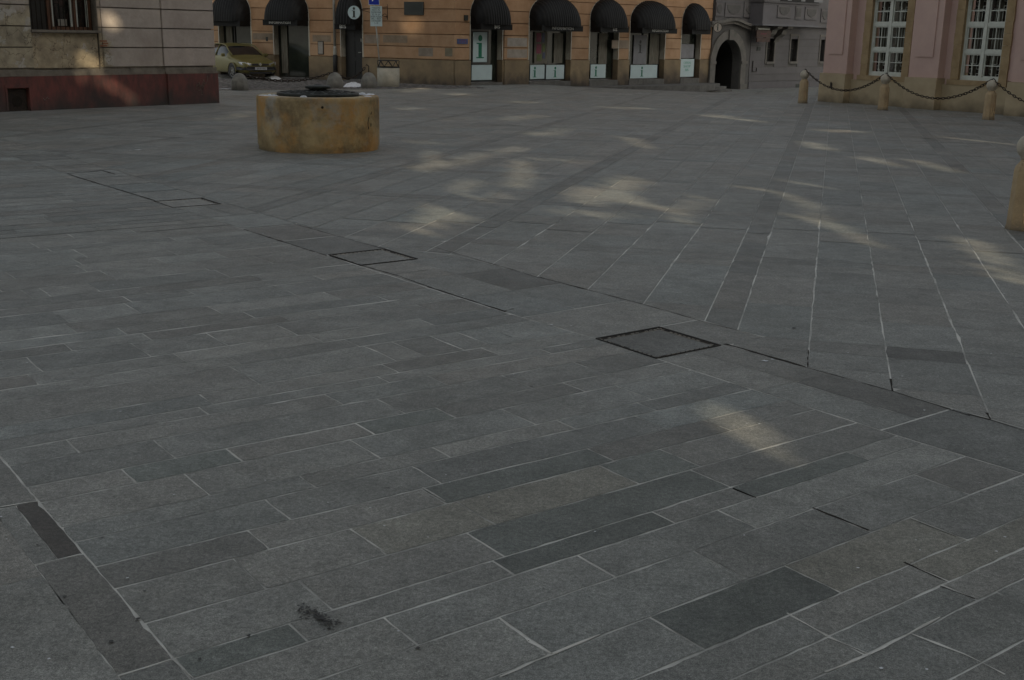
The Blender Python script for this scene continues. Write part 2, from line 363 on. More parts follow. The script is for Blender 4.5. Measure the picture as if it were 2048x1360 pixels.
# -- boundary of the drainage channel (ground points, near to far)
LOW = [(5.12, 3.), (5.10, -2.67), (5.06, -3.34), (5.046, -4.1), (5.03, -4.8), (5.034, -5.7), (4.96, -6.7), (4.93, -8.), (4.90, -9.38), (4.857, -11.17), (4.78, -13.9), (4.70, -16.75), (4.55, -22.), (4.3, -32.), (4.1, -42)]
UPP = [(5.74, 3.), (5.735, -3.2), (5.71, -3.85), (5.70, -4.50), (5.67, -5.1365), (6.05, -5.1385), (6.02, -6.3), (5.98, -7.5), (5.92, -8.88), (5.53, -9.5), (5.46, -12.2), (5.43, -14.), (5.40, -16.86), (5.25, -22.), (5., -32.), (4.8, -42)]
def interp(tab, v):
    for (u0, v0), (u1, v1) in zip(tab, tab[1:]):
        if v1 <= v <= v0: return u0+(u1-u0)*(v0-v)/(v0-v1)
    return tab[0][0] if v > tab[0][1] else tab[-1][0]
# -- rows of the near field
ROWS = [-1.0, -1.28, -1.55, -1.8, -2.06, -2.21, -2.39, -2.668, -2.97, -3.204, -3.356, -3.638, -3.953, -4.173, -4.442, -4.614, -4.929, -5.145, -5.458, -5.69, -5.84, -6.06, -6.5, -6.72, -6.97, -7.36]
r = 1.2; pre = []
while r > -.95: pre.append(r); r -= random.uniform(.18, .36)
ROWS = pre+ROWS
while ROWS[-1] > -34: ROWS.append(ROWS[-1]-random.uniform(.2, .46))
XJ = [(154,900),(337,905),(255,950),(468,910),(392,968),(614,963),(554,1018),(518,1081),(154,1066),(200,1104),(499,1148),(633,1192),(597,1266),(742,905),(877,902),(853,950),(1195,907),(866,992),(1241,951),(954,1027),(735,1083),(974,1092),(1330,1037),(1010,1138),(1193,1133),(807,1268),(1049,1271),(1340,1257),(1386,927),(1427,960),(1488,986),(1471,1037),(1721,914),(1680,1039),(1878,968),(1437,1128),(1868,1054),(1622,1157),(1851,1143),(1375,1280),(1618,1251),(1919,1186),(1697,1293),
(701,685),(797,690),(770,712),(862,621),(852,644),(917,666),(908,692),(1023,674),(980,703),(1091,703),(778,736),(764,758),(879,763),(1043,768),(1183,738),(1149,775),(667,799),(787,815),(1269,786),(896,828),(1040,835),(732,859),(1132,849),(1300,845),(1300,816),
(161,527),(173,567),(44,582),(99,591),(262,603),(390,589),(415,613),(284,628),(106,623),(508,635),(144,659),(246,664),(429,676),(294,674),(571,659),(622,673),(277,697),(137,695),(350,710),(456,714),(63,724),(55,750),(489,751),(1437,852)]
joints = {}
for p in XJ:
    u, v = uv(*p); r = vref(u, v)
    for i in range(len(ROWS)-1):
        if ROWS[i+1] <= r < ROWS[i]: joints.setdefault(i, []).append(u)
DARKU = [((1080, 1040), .62), ((1160, 1085), .60), ((1480, 1205), .55), ((1000, 965), .68), ((1290, 960), .8), ((1330, 910), .8), ((1150, 965), 1.0), ((1560, 960), .72), ((1250, 1000), .70), ((480, 1300), .8), ((300, 945), .88), ((810, 850), .86)]
TANU = [(1070, 985), (1700, 1100), (1900, 1100), (830, 1060)]
spec = []
for p, k in DARKU:
    u, v = uv(*p); spec.append((u, vref(u, v), 'd', k))
for p in TANU:
    u, v = uv(*p); spec.append((u, vref(u, v), 't', 1))
mb = MB()
for i in range(len(ROWS)-1):
    r1, r0 = ROWS[i], ROWS[i+1]; rm = (r0+r1)/2
    uend = 5.2; js = sorted(joints.get(i, []))
    js = [j for k, j in enumerate(js) if (j > 1.3 or k == 0) and (k == 0 or j-js[k-1] > .12)]
    all_ = [1.155]
    for j in js+[uend]:
        while j-all_[-1] > (1.75 if js else 1.35):
            nx = all_[-1]+random.uniform(.55, 1.25)
            if j-nx < .35: break
            all_.append(nx)
        if j-all_[-1] > .1: all_.append(j)
    g1 = random.uniform(.0030, .0052)
    for a, b in zip(all_, all_[1:]):
        g2 = random.uniform(.0030, .0056)*(1 if rm > -6 else .6); g1_ = g1*(1.25 if rm < -5 else 1); ea, eb = a+g2*.85, b-g2*.85; ra, rb = r0+g1_, r1-g1_
        pts = [uvw(ea, ra), uvw(eb, ra), uvw(eb, rb), uvw(ea, rb)]
        def below(p):
            u = p[0]*U.x+p[1]*U.y; v = p[0]*V.x+p[1]*V.y; return interp(LOW, v)-.004-u
        pts = clip(pts, below)
        c = tone(.095)
        for (su, sr, kd, kf) in spec:
            if a < su < b and r0 < sr < r1:
                if kd == 'd': c = (BASE[0]*kf*.94, BASE[1]*kf*1.01, BASE[2]*kf*1.0)
                else: c = (BASE[0]*1.03, BASE[1]*1.0, BASE[2]*.93)
        slab(mb, pts, c)
struct(mb.build('paving', 'pave'))
# -- border band and outer field at lower left
mb = MB()
UB = [uv(0, 1042)[0], uv(113, 1186)[0], uv(239, 1355)[0]]; ub = sum(UB)/3
def pt(u, v): p = U*u+V*v; return (p.x, p.y)
vs = [2., 1.2, .4, -.5, -1.4, -2.4, uv(345, 1319)[1], uv(162, 1109)[1], uv(72, 1003)[1]]
while vs[-1] > -32: vs.append(vs[-1]-random.uniform(.6, 1.0))
for k, (b, a) in enumerate(zip(vs, vs[1:])):
    if k == 7:   # the slab with the dark brown strip
        slab(mb, [pt(ub, a+.003), pt(1.06, a+.003), pt(1.06, b-.003), pt(ub, b-.003)], tone(.03, .92))
        slab(mb, [pt(1.061, a+.003), pt(1.151, a+.003), pt(1.151, b-.003), pt(1.061, b-.003)], (.098, .088, .080)); continue
    slab(mb, [pt(ub, a+.005), pt(1.1515, a+.005), pt(1.1515, b-.005), pt(ub, b-.005)], tone(.05, .78 if k > 3 else .9))
v = 2.2
while v > -32:
    w = random.uniform(.7, 1.1); u = ub-.001
    while u > -12:
        l = random.uniform(1.2, 2.2)
        slab(mb, [pt(u-l+.001, v-w+.0012), pt(u, v-w+.0012), pt(u, v-.0012), pt(u-l+.001, v-.0012)], tone(.03, 1.08)); u -= l
        if u < -3 and v > -3: break
    v -= w
struct(mb.build('border_paving', 'pave'))
# -- channel slabs with the four covers left out
COV = []
for nm, qs in (('a', [(1193, 680), (1315, 655), (1438, 690), (1318, 717)]), ('b', [(658, 513), (765, 497), (833, 516), (725, 533)]), ('c', [(310, 403), (395, 398), (440, 408), (355, 415)]), ('d', [(135, 348), (205, 342), (250, 352), (180, 358)])):
    P4 = [G(*q) for q in qs]; c = sum(P4, Vector())/4; COV.append((c.dot(U), c.dot(V)))
COV = COV[:3]
COV[0] = (COV[0][0], COV[0][1])
mb = MB()
def chan_u(v): return interp(LOW, v)+.006, interp(UPP, v)-.006
v = 2.4; cut = sorted([c[1] for c in COV], reverse=True)
edges = [2.4]
stops = []
for c in cut: stops += [c+.305, c-.305]
stops.append(-40)
cur = 2.4; segs = []
for i, s_ in enumerate(stops):
    if i % 2 == 0:
        n = max(1, round((cur-s_)/.85)); step = (cur-s_)/n
        for k in range(n): segs.append((cur-step*k, cur-step*(k+1), False))
    else: segs.append((cur, s_, True))
    cur = s_
for (b, a, cov) in segs:
    lo = (chan_u(a+.012)[0], chan_u(b-.012)[0]); hi = (chan_u(a+.012)[1], chan_u(b-.012)[1]); cu = None
    dk = {True: 1.0, False: random.choice([.74, .8, 1.0, 1.04, .96])}[cov]
    gp = .0025
    if cov:
        c = min(COV, key=lambda q: abs(q[1]-(a+b)/2)); l0, l1 = c[0]-.305, c[0]+.305
        if l0-max(lo) > .02: slab(mb, [pt(lo[0], a+gp), pt(l0, a+gp), pt(l0, b-gp), pt(lo[1], b-gp)], tone(.04))
        if min(hi)-l1 > .02: slab(mb, [pt(l1, a+gp), pt(hi[0], a+gp), pt(hi[1], b-gp), pt(l1, b-gp)], tone(.04, .95))
    else:
        # split once across the width where the strip is broad
        if hi[0]-lo[0] > .5 and random.random() < .55 and a > -14:
            m0, m1 = (lo[0]+hi[0])/2, (lo[1]+hi[1])/2
            slab(mb, [pt(lo[0], a+gp), pt(m0-gp, a+gp), pt(m1-gp, b-gp), pt(lo[1], b-gp)], tone(.04, 1.03))
            slab(mb, [pt(m0, a+gp), pt(hi[0], a+gp), pt(hi[1], b-gp), pt(m1, b-gp)], tone(.04, dk*.9))
        else:
            vv = [a+.012+(b-a-.024)*i/6 for i in range(7)]
            slab(mb, [pt(chan_u(v_)[1], v_) for v_ in vv]+[pt(chan_u(v_)[0], v_) for v_ in reversed(vv)], tone(.03, dk), jag=False)
struct(mb.build('drain_paving', 'pave'))
# -- long columns beyond the channel, running away from the camera
T3 = radians(75); PD = Vector((cos(T3), sin(T3), 0)); QD = Vector((sin(T3), -cos(T3), 0))
cols = []; q = -.757
while q > -34:   # leftwards
    for k in range(5): cols.append((q-.516, q, False)); q -= .516
    cols.append((q-.25, q, True)); q -= .25
cols.append((-.757, -.504, True)); q = -.504
while q < 22:
    for k in range(5): cols.append((q, q+.5, False)); q += .5
    cols.append((q, q+.25, True)); q += .25
bands = [7.65, 10.75, 13.6, 16.45, 19.5, 22.5]+[22.5+3*k for k in range(1, 14)]
bset = [(b, b+.30) for b in [-1.7, 1.4, 4.55]+bands]
LB0 = G(0, 225); LB1 = G(431, 206)
def in_street(p):   # beyond the kerb: cobbles
    a = G(380, 181.5); b = G(800, 178); return (b.x-a.x)*(p[1]-a.y)-(b.y-a.y)*(p[0]-a.x)
mb = MB()
def above(p):
    u = p[0]*U.x+p[1]*U.y; v = p[0]*V.x+p[1]*V.y; return u-interp(UPP, v)-.004
for (q0, q1, dk) in cols:
    p = -4. if q0 > 0 else 2.; p += random.uniform(0, .6); qm = (q0+q1)/2
    while p < 84:
        L_ = random.uniform(.55, 1.15) if not dk else random.uniform(.4, .8)
        nb = [b for b in bset if b[0] < p+L_+.15 and b[1] > p+.01]; band = False
        if nb:
            b = nb[0]
            if b[0] > p+.02: L_ = b[0]-p
            else: L_ = b[1]-p; band = True
        e = p+L_; mx_, my_ = QD.x*qm+PD.x*p, QD.y*qm+PD.y*p
        ok = True
        if my_ < 1 or abs(mx_) > .62*my_+7 or my_ > 78: ok = False
        if ok and interp(UPP, mx_*V.x+my_*V.y)-1.5 > mx_*U.x+my_*U.y: ok = False
        if ok:
            gq = .0050 if my_ < 13 else (.0032 if my_ < 20 else .0019); gp = random.uniform(.001, .0022)
            pts = [(QD.x*a_+PD.x*b_, QD.y*a_+PD.y*b_) for a_, b_ in ((q0+gq, p+gp), (q1-gq, p+gp), (q1-gq, e-gp), (q0+gq, e-gp))]
            bd_ = [above(p_) for p_ in pts]; split = None
            if min(bd_) < .5 and max(bd_) > -.5:
                split = []
                for (uA, vA), (uB, vB) in zip(UPP, UPP[1:]):
                    pc = clip(clip(pts, lambda p_: vA-(p_[0]*V.x+p_[1]*V.y)), lambda p_: (p_[0]*V.x+p_[1]*V.y)-vB)
                    if len(pc) > 2: pc = clip(pc, lambda p_: (p_[0]*U.x+p_[1]*U.y)-(uA+(uB-uA)*(vA-(p_[0]*V.x+p_[1]*V.y))/(vA-vB))-.005)
                    if len(pc) > 2: split.append(pc)
            elif max(bd_) <= 0: pts = []
            pts = clip(pts, lambda s_: -in_street(s_)) if mx_ < -3 and my_ > 30 else pts
            far = min(1., max(0., (my_-14)/25))
            kf = 1.0
            if dk: kf = .83
            if band: kf = .87+random.uniform(-.03, .03)
            if abs(p-7.65) < .05 and abs(qm-.745) < .26: kf = .58
            tn = tone(.045 if not dk else .07, kf)
            if split is not None:
                for pc in split: slab(mb, pc, tn, jag=False)
            else: slab(mb, pts, tn)
        p = e
struct(mb.build('long_paving', 'pave'))
# -- open dark joints
mb = MB()
def strip(mb, pts, w, z=.0065, wob=.25):
    P = []
    for a, b in zip(pts, pts[1:]):
        a, b = G(*a), G(*b); n = max(2, int((b-a).length/.07))
        for k in range(n): P.append(a+(b-a)*k/n)
    P.append(G(*pts[-1]))
    n0 = len(mb.v)
    for i, p in enumerate(P):
        d = (P[min(i+1, len(P)-1)]-P[max(0, i-1)]).normalized(); nn = Vector((-d.y, d.x, 0)); ww = w/2*(1+random.uniform(-wob, wob))
        if random.random() < .05: ww *= 1.8
        q = p+nn*random.gauss(0, w*.12)
        for s_ in (-1, 1): mb.v.append((q.x+nn.x*ww*s_, q.y+nn.y*ww*s_, gz(q.x, q.y)+z))
    for i in range(len(P)-1): mb.face([n0+2*i, n0+2*i+2, n0+2*i+3, n0+2*i+1])
for pts, w in [([(1450, 688), (1530, 711), (1613, 735)], .030), ([(1613, 735), (1785, 783), (1940, 832)], .010), ([(1935, 829), (1980, 840)], .020), ([(1980, 840), (2048, 862), (2200, 905)], .010),
               ([(1615, 735), (1617, 700)], .010), ([(1785, 783), (1781, 758)], .011), ([(1980, 838), (1974, 826)], .014),
               ([(725, 532), (800, 553), (860, 575), (1012, 624)], .019), ([(658, 512), (720, 531)], .012), ([(487, 459), (560, 482), (655, 512)], .016), ([(148, 353), (230, 378), (310, 402)], .022),
               ([(135, 348), (205, 342), (230, 349)], .03), ([(135, 348), (160, 357)], .016), ([(500, 424), (600, 451), (765, 497)], .011), ([(870, 495), (985, 528), (1080, 556)], .009), ([(1080, 555), (1175, 580)], .017), ([(1175, 580), (1290, 610), (1410, 644), (1475, 661)], .009),
               ([(1005, 623), (1028, 618)], .012), ([(790, 549), (855, 540)], .006), ([(1624, 1016), (1738, 1061)], .012), ([(1808, 1125), (1880, 1158), (1890, 1163)], .009), ([(1880, 1173), (1950, 1198)], .006), ([(1465, 977), (1508, 995)], .008),
               ([(1465, 977), (1512, 996)], .007), ([(1820, 1038), (1912, 1074)], .005), ([(980, 251), (1015, 250), (1040, 253)], .05), ([(1840, 277), (1900, 279)], .06), ([(2005, 455), (2048, 470)], .02), ([(845, 494), (760, 497)], .004)]:
    strip(mb, pts, w*.85, z=.0022 if pts[0][1] > 420 else .0065, wob=.6)
struct(mb.build('open_joints', 'gap'))
# -- ragged mortar smears along a few near joints
mb = MB()
for pts, w in [([(1656, 1275), (1740, 1310), (1738, 1312)], 0.0074), ([(1820, 1268), (1930, 1310), (2010, 1350)], 0.0099), ([(1650, 1345), (1740, 1310), (1820, 1268), (1880, 1235)], 0.0087), ([(1000, 1355), (1104, 1309), (1200, 1270)], 0.0087), ([(1104, 1309), (1060, 1285), (1040, 1270)], 0.0062), ([(845, 976), (890, 1003)], 0.0062), ([(700, 1059), (770, 1105)], 0.0050), ([(345, 1319), (386, 1358)], 0.0074), ([(1574, 1227), (1656, 1275)], 0.0056), ([(0, 1015), (72, 1003)], 0.0043), ([(68, 1131), (162, 1109)], 0.0050), ([(236, 1353), (345, 1319)], 0.0062)]:
    strip(mb, pts, w, z=.0030, wob=.8)
struct(mb.build('mortar_smears', 'mortar2' if 'mortar2' in MT else 'mortar'))

# -- covers
def cover(u, v, side, label, border):
    root = empty('manhole_cover', (U*u+V*v), TH, label, 'manhole cover', 'paved covers set in the drain strip')
    a = .300; b = .280; b2 = .236
    m = MB()
    # outer steel frame: four bars, inner rim of short dashes
    for k, (s0, s1) in enumerate((((-a, -a), (a, -a+.007)), ((-a, a-.010), (a, a)), ((-a, -a+.007), (-a+.007, a-.010)), ((a-.010, -a+.007), (a, a-.010)))):
        m.box(s0[0], s1[0], s0[1], s1[1], .001, .0075)
    m.build('frame', 'steel', root)
    m = MB(); m.poly([(-a+.006, -a+.006, .0035), (a-.008, -a+.006, .0035), (a-.008, a-.008, .0035), (-a+.006, a-.008, .0035)]); m.build('gap', 'gap', root)
    m = MB(); n = 13
    for k in range(n):
        t = -b+2*b*(k+.5)/n; h = b/n*.60
        for sx in (-1, 1):
            e = -b-.004 if sx < 0 else b2+.016; wd_ = .0035 if sx < 0 else .0055
            if random.random() < .85: m.box(t-h, t+h, e-wd_, e+wd_, .0036, .0075)
            if random.random() < .85: m.box(e-wd_, e+wd_, t-h, t+h, .0036, .0075)
    for q in ((b2-.004, 0), (0, b2-.004)):
        if q[0]: m.box(q[0], q[0]+.006, -b, b2, .0036, .007)
        else: m.box(-b, b2-.004, q[1], q[1]+.006, .0036, .007)
    m.build('rim', border, root)
    m = MB(); m.poly([(-b+.002, -b+.002, .0062), (b2-.006, -b+.002, .0062), (b2-.006, b2-.006, .0062), (-b+.002, b2-.006, .0062)], tone(.02, .66 if side == 1 else (.85 if side == 2 else 1.08))); m.build('inlay', 'pave', root)
    return root
MT['rimlight'] = mat('worn_rim', (.30, .28, .24), (.14, .12, .10), scale=20, rough=.7)
cover(COV[0][0], COV[0][1], 1, 'square steel-framed cover with a stone inlay, nearest of those in the drain strip', 'rimlight')
MT['rimlight2'] = mat('pale_rim', (.42, .40, .36), (.20, .19, .17), scale=20, rough=.7)
cover(COV[1][0], COV[1][1], 2, 'square stone-filled cover with a toothed edge, second nearest in the drain strip', 'rimlight2')
cover(COV[2][0], COV[2][1], 0, 'pale stone-filled cover far along the drain strip, third from the camera', 'rimlight2')

# -- stain and litter
mb = MB(); c0 = G(637, 1236)
for k in range(150):
    t = random.uniform(-1, 1); g = G(637+t*30+random.gauss(0, 7), 1236+t*17+random.gauss(0, 6)); rr = random.uniform(.001, .007); n = 7; ph = random.random()*6
    z = .0048+k*.00003
    mb.poly([(g.x+rr*(1+.5*sin(3*a_+ph))*cos(a_)*random.uniform(.6, 1.3), g.y+rr*random.uniform(.6, 1.4)*sin(a_), z) for a_ in [2*pi*i/n for i in range(n)]])
MT['stain'] = mat('stain', (.05, .048, .045), (.03, .03, .028), scale=30, rough=.7)
tag(mb.build('stain', 'stain'), 'dark splashed stain on a slab near the bottom left of the paving', 'stain')
mb = MB()
for k in range(110):
    x = random.uniform(0, 2048); y = random.uniform(420, 1350); g = G(x, y); rr = random.uniform(.0010, .0030)*(1+.06*g.length); n = 6; z = .005
    sx = random.uniform(.5, 1.5)
    mb.poly([(g.x+rr*sx*cos(a_)*random.uniform(.6, 1.3), g.y+rr*random.uniform(.6, 1.3)*sin(a_), z+gz(g.x, g.y)) for a_ in [2*pi*i/n for i in range(n)]])
for px_, py_, k_ in ((205, 1077, 1), (289, 1184, 1), (276, 1240, 1.6), (130, 1195, 1.8), (222, 1285, 1.6), (498, 1273, 1.5), (836, 1299, 1.8), (400, 1320, 1.4), (1588, 657, 3), (1720, 385, 5), (75, 1092, 1.3)):
    g = G(px_, py_); rr = .0058*k_**.8; mb.poly([(g.x+rr*cos(a_)*random.uniform(.5, 1.3), g.y+rr*random.uniform(.5, 1.3)*sin(a_), .0056) for a_ in [2*pi*i/9 for i in range(9)]])
o = mb.build('litter', 'stain'); o['kind'] = 'stuff'; tag(o, 'small dark specks of grit and gum scattered over the paving', 'grit')
mb = MB()
for k in range(90):
    x = random.uniform(0, 2048); y = random.uniform(200, 1350)**1.0; g = G(x, y); rr = random.uniform(.0015, .005)*(1+.10*g.length); n = 6
    mb.poly([(g.x+rr*cos(a_)*random.uniform(.5, 1.4), g.y+rr*random.uniform(.5, 1.2)*sin(a_), .0058+gz(g.x, g.y)) for a_ in [2*pi*i/n for i in range(n)]])
for px_, py_, rr in ((1530, 723, .018), (1545, 720, .010), (276, 300, .05), (1103, 651, .012)):
    g = G(px_, py_); mb.poly([(g.x+rr*cos(a_)*random.uniform(.5, 1.6), g.y+rr*random.uniform(.5, 1.2)*sin(a_), .0062) for a_ in [2*pi*i/8 for i in range(8)]])
o = mb.build('litter', 'snow'); o['kind'] = 'stuff'; tag(o, 'tiny pale crumbs of grit lying on the paving', 'grit')

# ------------------------------------------------------------------ street of cobbles on the far left
mb = MB(); a = G(300, 181.5); b = G(830, 178); dv = (b-a).normalized(); nv = Vector((-dv.y, dv.x, 0)); Ls = (b-a).length
row = 0; w_ = .05
while w_ < 9.5:
    dep = random.uniform(.11, .15); u = -2.+(row % 2)*.07
    while u < Ls+3:
        l = random.uniform(.11, .17); p = a+dv*(u+l/2)+nv*(w_+dep/2)
        hz = random.uniform(.008, .03)+gz(p.x, p.y); k = random.uniform(.55, 1.35); c = (k, k*.98, k*.97)
        q = [a+dv*(u+.008)+nv*(w_+.008), a+dv*(u+l-.008)+nv*(w_+.008), a+dv*(u+l-.008)+nv*(w_+dep-.008), a+dv*(u+.008)+nv*(w_+dep-.008)]
        ce = sum(q, Vector())/4; n0 = len(mb.v)
        for z_, s_ in ((0, 1.), (hz, .82)):
            for t in q: e = ce+(t-ce)*s_; mb.v.append((e.x, e.y, z_))
        mb.face([n0+4, n0+5, n0+6, n0+7], c)
        for i in range(4): mb.face([n0+i, n0+(i+1) % 4, n0+4+(i+1) % 4, n0+4+i], c)
        u += l
    w_ += dep; row += 1
struct(mb.build('cobbled_street', 'cobble'))
# flush kerb between square and street
mb = MB(); u = -2.
while u < Ls+2:
    l = random.uniform(.8, 1.2); q = [a+dv*(u+.005)-nv*.02, a+dv*(u+l-.005)-nv*.02, a+dv*(u+l-.005)+nv*.04, a+dv*(u+.005)+nv*.04]
    mb.zprism([(t.x, t.y) for t in q], -.02, .04, (1.4, 1.4, 1.4)); u += l
struct(mb.build('kerb', 'cobble'))
# raised pavement along the orange house
CORN = G(908, 172)

# ------------------------------------------------------------------ orange building
FL = Frame(CORN, radians(-30)); FR = Frame(CORN, radians(46))
ob = empty('orange_building', CORN, 0, 'orange plastered corner building with grooved ground floor and black domed awnings', 'building')
class Sub:   # helper: geometry given in a facade frame, stored in the coordinates of the building root
    def __init__(s, fr, root): s.fr = fr; s.root = root
    def put(s, mb, name, mats, parent=None):
        par = parent or s.root; fr = s.fr
        off = Vector(par.get('_o', (0, 0, 0)) if False else (0, 0, 0))
        ro = s.root.location
        mb.v = [tuple(fr.o+fr.d*p[0]+fr.n*p[1]+Vector((0, 0, p[2]))-ro) for p in mb.v]
        return mb.build(name, mats, par)
    def text(s, body, size, u, w, z, mt, parent, name='lettering', sx=1., ext=.004):
        fr = s.fr; p = fr.o+fr.d*u+fr.n*w+Vector((0, 0, z))-s.root.location
        return text(name, body, size, p, mt, parent, rot=(pi/2, 0, fr.a), sx=sx, ext=ext)
GRV = [.99+.485*k for k in range(-0, 14)]
def arc(uc, R, h, zs, n=20, a0=pi, a1=0): return [(uc+R*cos(a0+(a1-a0)*i/n), zs+h*sin(a0+(a1-a0)*i/n)) for i in range(n+1)]
def facade(sub, u0, u1, ops, tintf, zt=7.2, zb=-.8, gap=.028, wallmat='orange', plmat='plinth', pltop=.985, reps=None):
    core, bandm, pl = MB(), MB(), MB()
    ops = sorted(ops); us = [u0]
    for o_ in ops: us += [o_[0], o_[1]]
    us.append(u1)
    piers = [(us[2*i], us[2*i+1]) for i in range(len(ops)+1)]
    for a, b in piers:
        core.box(a, b, .045, .55, pltop, zt)
        pl.box(a, b, -.03, .55, zb, pltop, tuple([random.uniform(.85, 1.1)]*3))
        for za, zb_ in zip(GRV, GRV[1:]):
            # blocks on the pier
            bandm.box(a+(.0 if a == u0 else 0), b, 0, .045, za+gap, zb_, tintf((a+b)/2, za))
    for (a, b, zs, h, zsill) in ops:
        uc, R = (a+b)/2, (b-a)/2
        core.prism(arc(uc, R, h, zs)+[(b, zt), (a, zt)], .045, .55)
        pl.box(a, b, .0, .55, zb, zsill-.02, (.7, .7, .7))
        for za, zb_ in zip(GRV, GRV[1:]):
            z0, z1 = za+gap, zb_
            if z1 <= zs: continue
            top = zs+h
            if z0 >= top: bandm.box(a, b, 0, .045, z0, z1, tintf(uc, za)); continue
            z0c = max(z0, zs)
            def xo(z): t = min(1, max(0, (z-zs)/h)); return R*sqrt(max(0, 1-t*t))
            zz = [z0c+(min(z1, top)-z0c)*i/8 for i in range(9)]
            if z1 > top:
                pts = [(a, z0c)]+[(uc-xo(z), z) for z in zz]+[(uc+xo(z), z) for z in reversed(zz[:-1])]+[(b, z0c), (b, z1), (a, z1)]
                bandm.prism(pts, 0, .045, tintf(uc, za))
            else:
                bandm.prism([(a, z0c)]+[(uc-xo(z), z) for z in zz]+[(a, z1)], 0, .045, tintf(uc, za))
                bandm.prism([(uc+xo(z), z) for z in zz]+[(b, z1), (b, z0c)], 0, .045, tintf(uc, za))
    sub.put(core, 'wall_core', 'groove'); sub.put(bandm, 'wall', wallmat); sub.put(pl, 'plinth', plmat)
def awning(sub, a, b, zb, zt, dep=.75, body=None):
    m = MB(); uc, R = (a+b)/2, (b-a)/2; nu = max(48, int(R*70)); nt_ = 14; n0 = len(m.v); ribs = max(7, int(R*2/.13))
    for i in range(nu+1):
        t = -1+2*i/nu; zt_u = zb+.32+(zt-zb-.32)*sqrt(max(0, 1-t*t)); g = max(.25, 1-abs(t)**6*.5)
        rb = .028*abs(sin(pi*ribs*(t+1)/2))
        for j in range(nt_+1):
            s_ = pi/2*j/nt_
            m.v.append((uc+R*t, -(dep*g+rb)*sin(s_)**.85-.012, zb+(zt_u-zb+rb)*cos(s_)))
    for i in range(nu):
        for j in range(nt_): m.face([n0+i*(nt_+1)+j, n0+(i+1)*(nt_+1)+j, n0+(i+1)*(nt_+1)+j+1, n0+i*(nt_+1)+j+1], sm_=True)
    aw = sub.put(m, 'awning', 'awn')
    # side cheeks and valance
    v_ = MB()
    for s_ in (-1, 1):
        x = uc+s_*R*.985; pts = [(x, -.012, zb), (x, -dep*.5, zb), (x, -dep*.42, zb+.17), (x, -dep*.25, zb+.27), (x, -.012, zb+.32)]
        v_.poly(pts)
    v_.box(a+.04, b-.04, -dep*.82, -dep*.80, zb-.2, zb+.03); v_.box(a+.04, a+.055, -dep*.8, .1, zb-.2, zb+.03); v_.box(b-.055, b-.04, -dep*.8, .1, zb-.2, zb+.03)
    va = sub.put(v_, 'valance', 'awn', aw)
    if body:
        sz, tx, du, sx = body
        sub.text(tx, sz, uc+du, -dep*.82-.006, zb-.09, 'textwhite', aw, sx=sx)
    return aw
def serif_i(m, u, z, h, y, d=.006):
    w = h*.20
    m.prism([(u-w/2, z+h*.05), (u+w/2, z+h*.05), (u+w/2, z+h*.66), (u-w*1.1, z+h*.66), (u-w*1.1, z+h*.615), (u-w/2, z+h*.60)], y-d, y)
    m.box(u-w*1.15, u+w*1.15, y-d, y, z, z+h*.048)
    m.prism([(u+w*.62*cos(t), z+h*.86+w*.68*sin(t)) for t in [2*pi*i/14 for i in range(14)]], y-d, y)
def u_of(fr, x, y=100): return fr.uz(x, y)[0]
TOPZ = 3.6; SPR = 2.78
def cream(sub, ops):
    for (a, b, zs, h, zsill) in ops:
        m = MB()
        uc, R = (a+b)/2, (b-a)/2
        # reveal lining
        m.box(a, a+.012, .05, .42, 1.0, zs); m.box(b-.012, b, .05, .42, 1.0, zs)
        # raised edge round the opening
        outer = arc(uc, R+.05, h+.05, zs, 24); inner = arc(uc, R, h, zs, 24); n0 = len(m.v)
        for (p, q) in zip(outer, inner): m.v += [(p[0], -.012, p[1]), (q[0], -.012, q[1]), (q[0], .4, q[1])]
        for i in range(24): m.face([n0+3*i, n0+3*i+1, n0+3*i+4, n0+3*i+3]); m.face([n0+3*i+1, n0+3*i+2, n0+3*i+5, n0+3*i+4])
        m.box(a-.05, a, -.012, .04, 1.0, zs); m.box(b, b+.05, -.012, .04, 1.0, zs)
        sub.put(m, 'reveal', 'cream')
def tintR(u, z):
    k = random.uniform(.93, 1.06); c = (k, k, k)
    if .9 < z < 1.9: c = (k*1.06, k*1.12, k*1.18)
    return c
SR, SLf = Sub(FR, ob), Sub(FL, ob)
opsR = []
for xa, xb in ((941, 1004), (1058, 1141), (1179, 1236), (1259, 1329), (1362, 1400)):
    opsR.append((u_of(FR, xa), u_of(FR, xb), SPR, TOPZ-SPR, .12))
uEndR = u_of(FR, 1421)
facade(SR, 0., uEndR, opsR, tintR); cream(SR, opsR)
opsL = []
for xa, xb in ((440, 503), (549, 618), (683, 725)):
    opsL.append((u_of(FL, xa), u_of(FL, xb), SPR, TOPZ-SPR, .05))
uEndL = u_of(FL, 400)-6
facade(SLf, uEndL, 0., opsL, tintR); cream(SLf, opsL)
# upper storey slab so the block is closed, and the return walls
m = MB(); m.box(0, uEndR, -.12, 0.04, 6.9, 7.3); m.box(0, uEndR, -.02, .5, 7.3, 14); SR.put(m, 'upper_wall', 'orange')
m = MB(); m.box(uEndL, 0, -.12, 0.04, 6.9, 7.3); m.box(uEndL, 0, -.02, .5, 7.3, 14); SLf.put(m, 'upper_wall', 'orange')
# flat pilaster strips near the corner
for (a, b) in ((u_of(FR, 1005)+.06, u_of(FR, 1013)), (.0, u_of(FR, 939)-.06)):
    m = MB()
    for za, zb_ in zip(GRV, GRV[1:]): m.box(a, b, -.045, -.001, za+.028, zb_, tintR(0, za))
    po_ = SR.put(m, 'pilaster', 'orange')
    m = MB(); m.box(a, b, -.08, -.031, -.4, .985); SR.put(m, 'pilaster_base', 'plinth', po_)
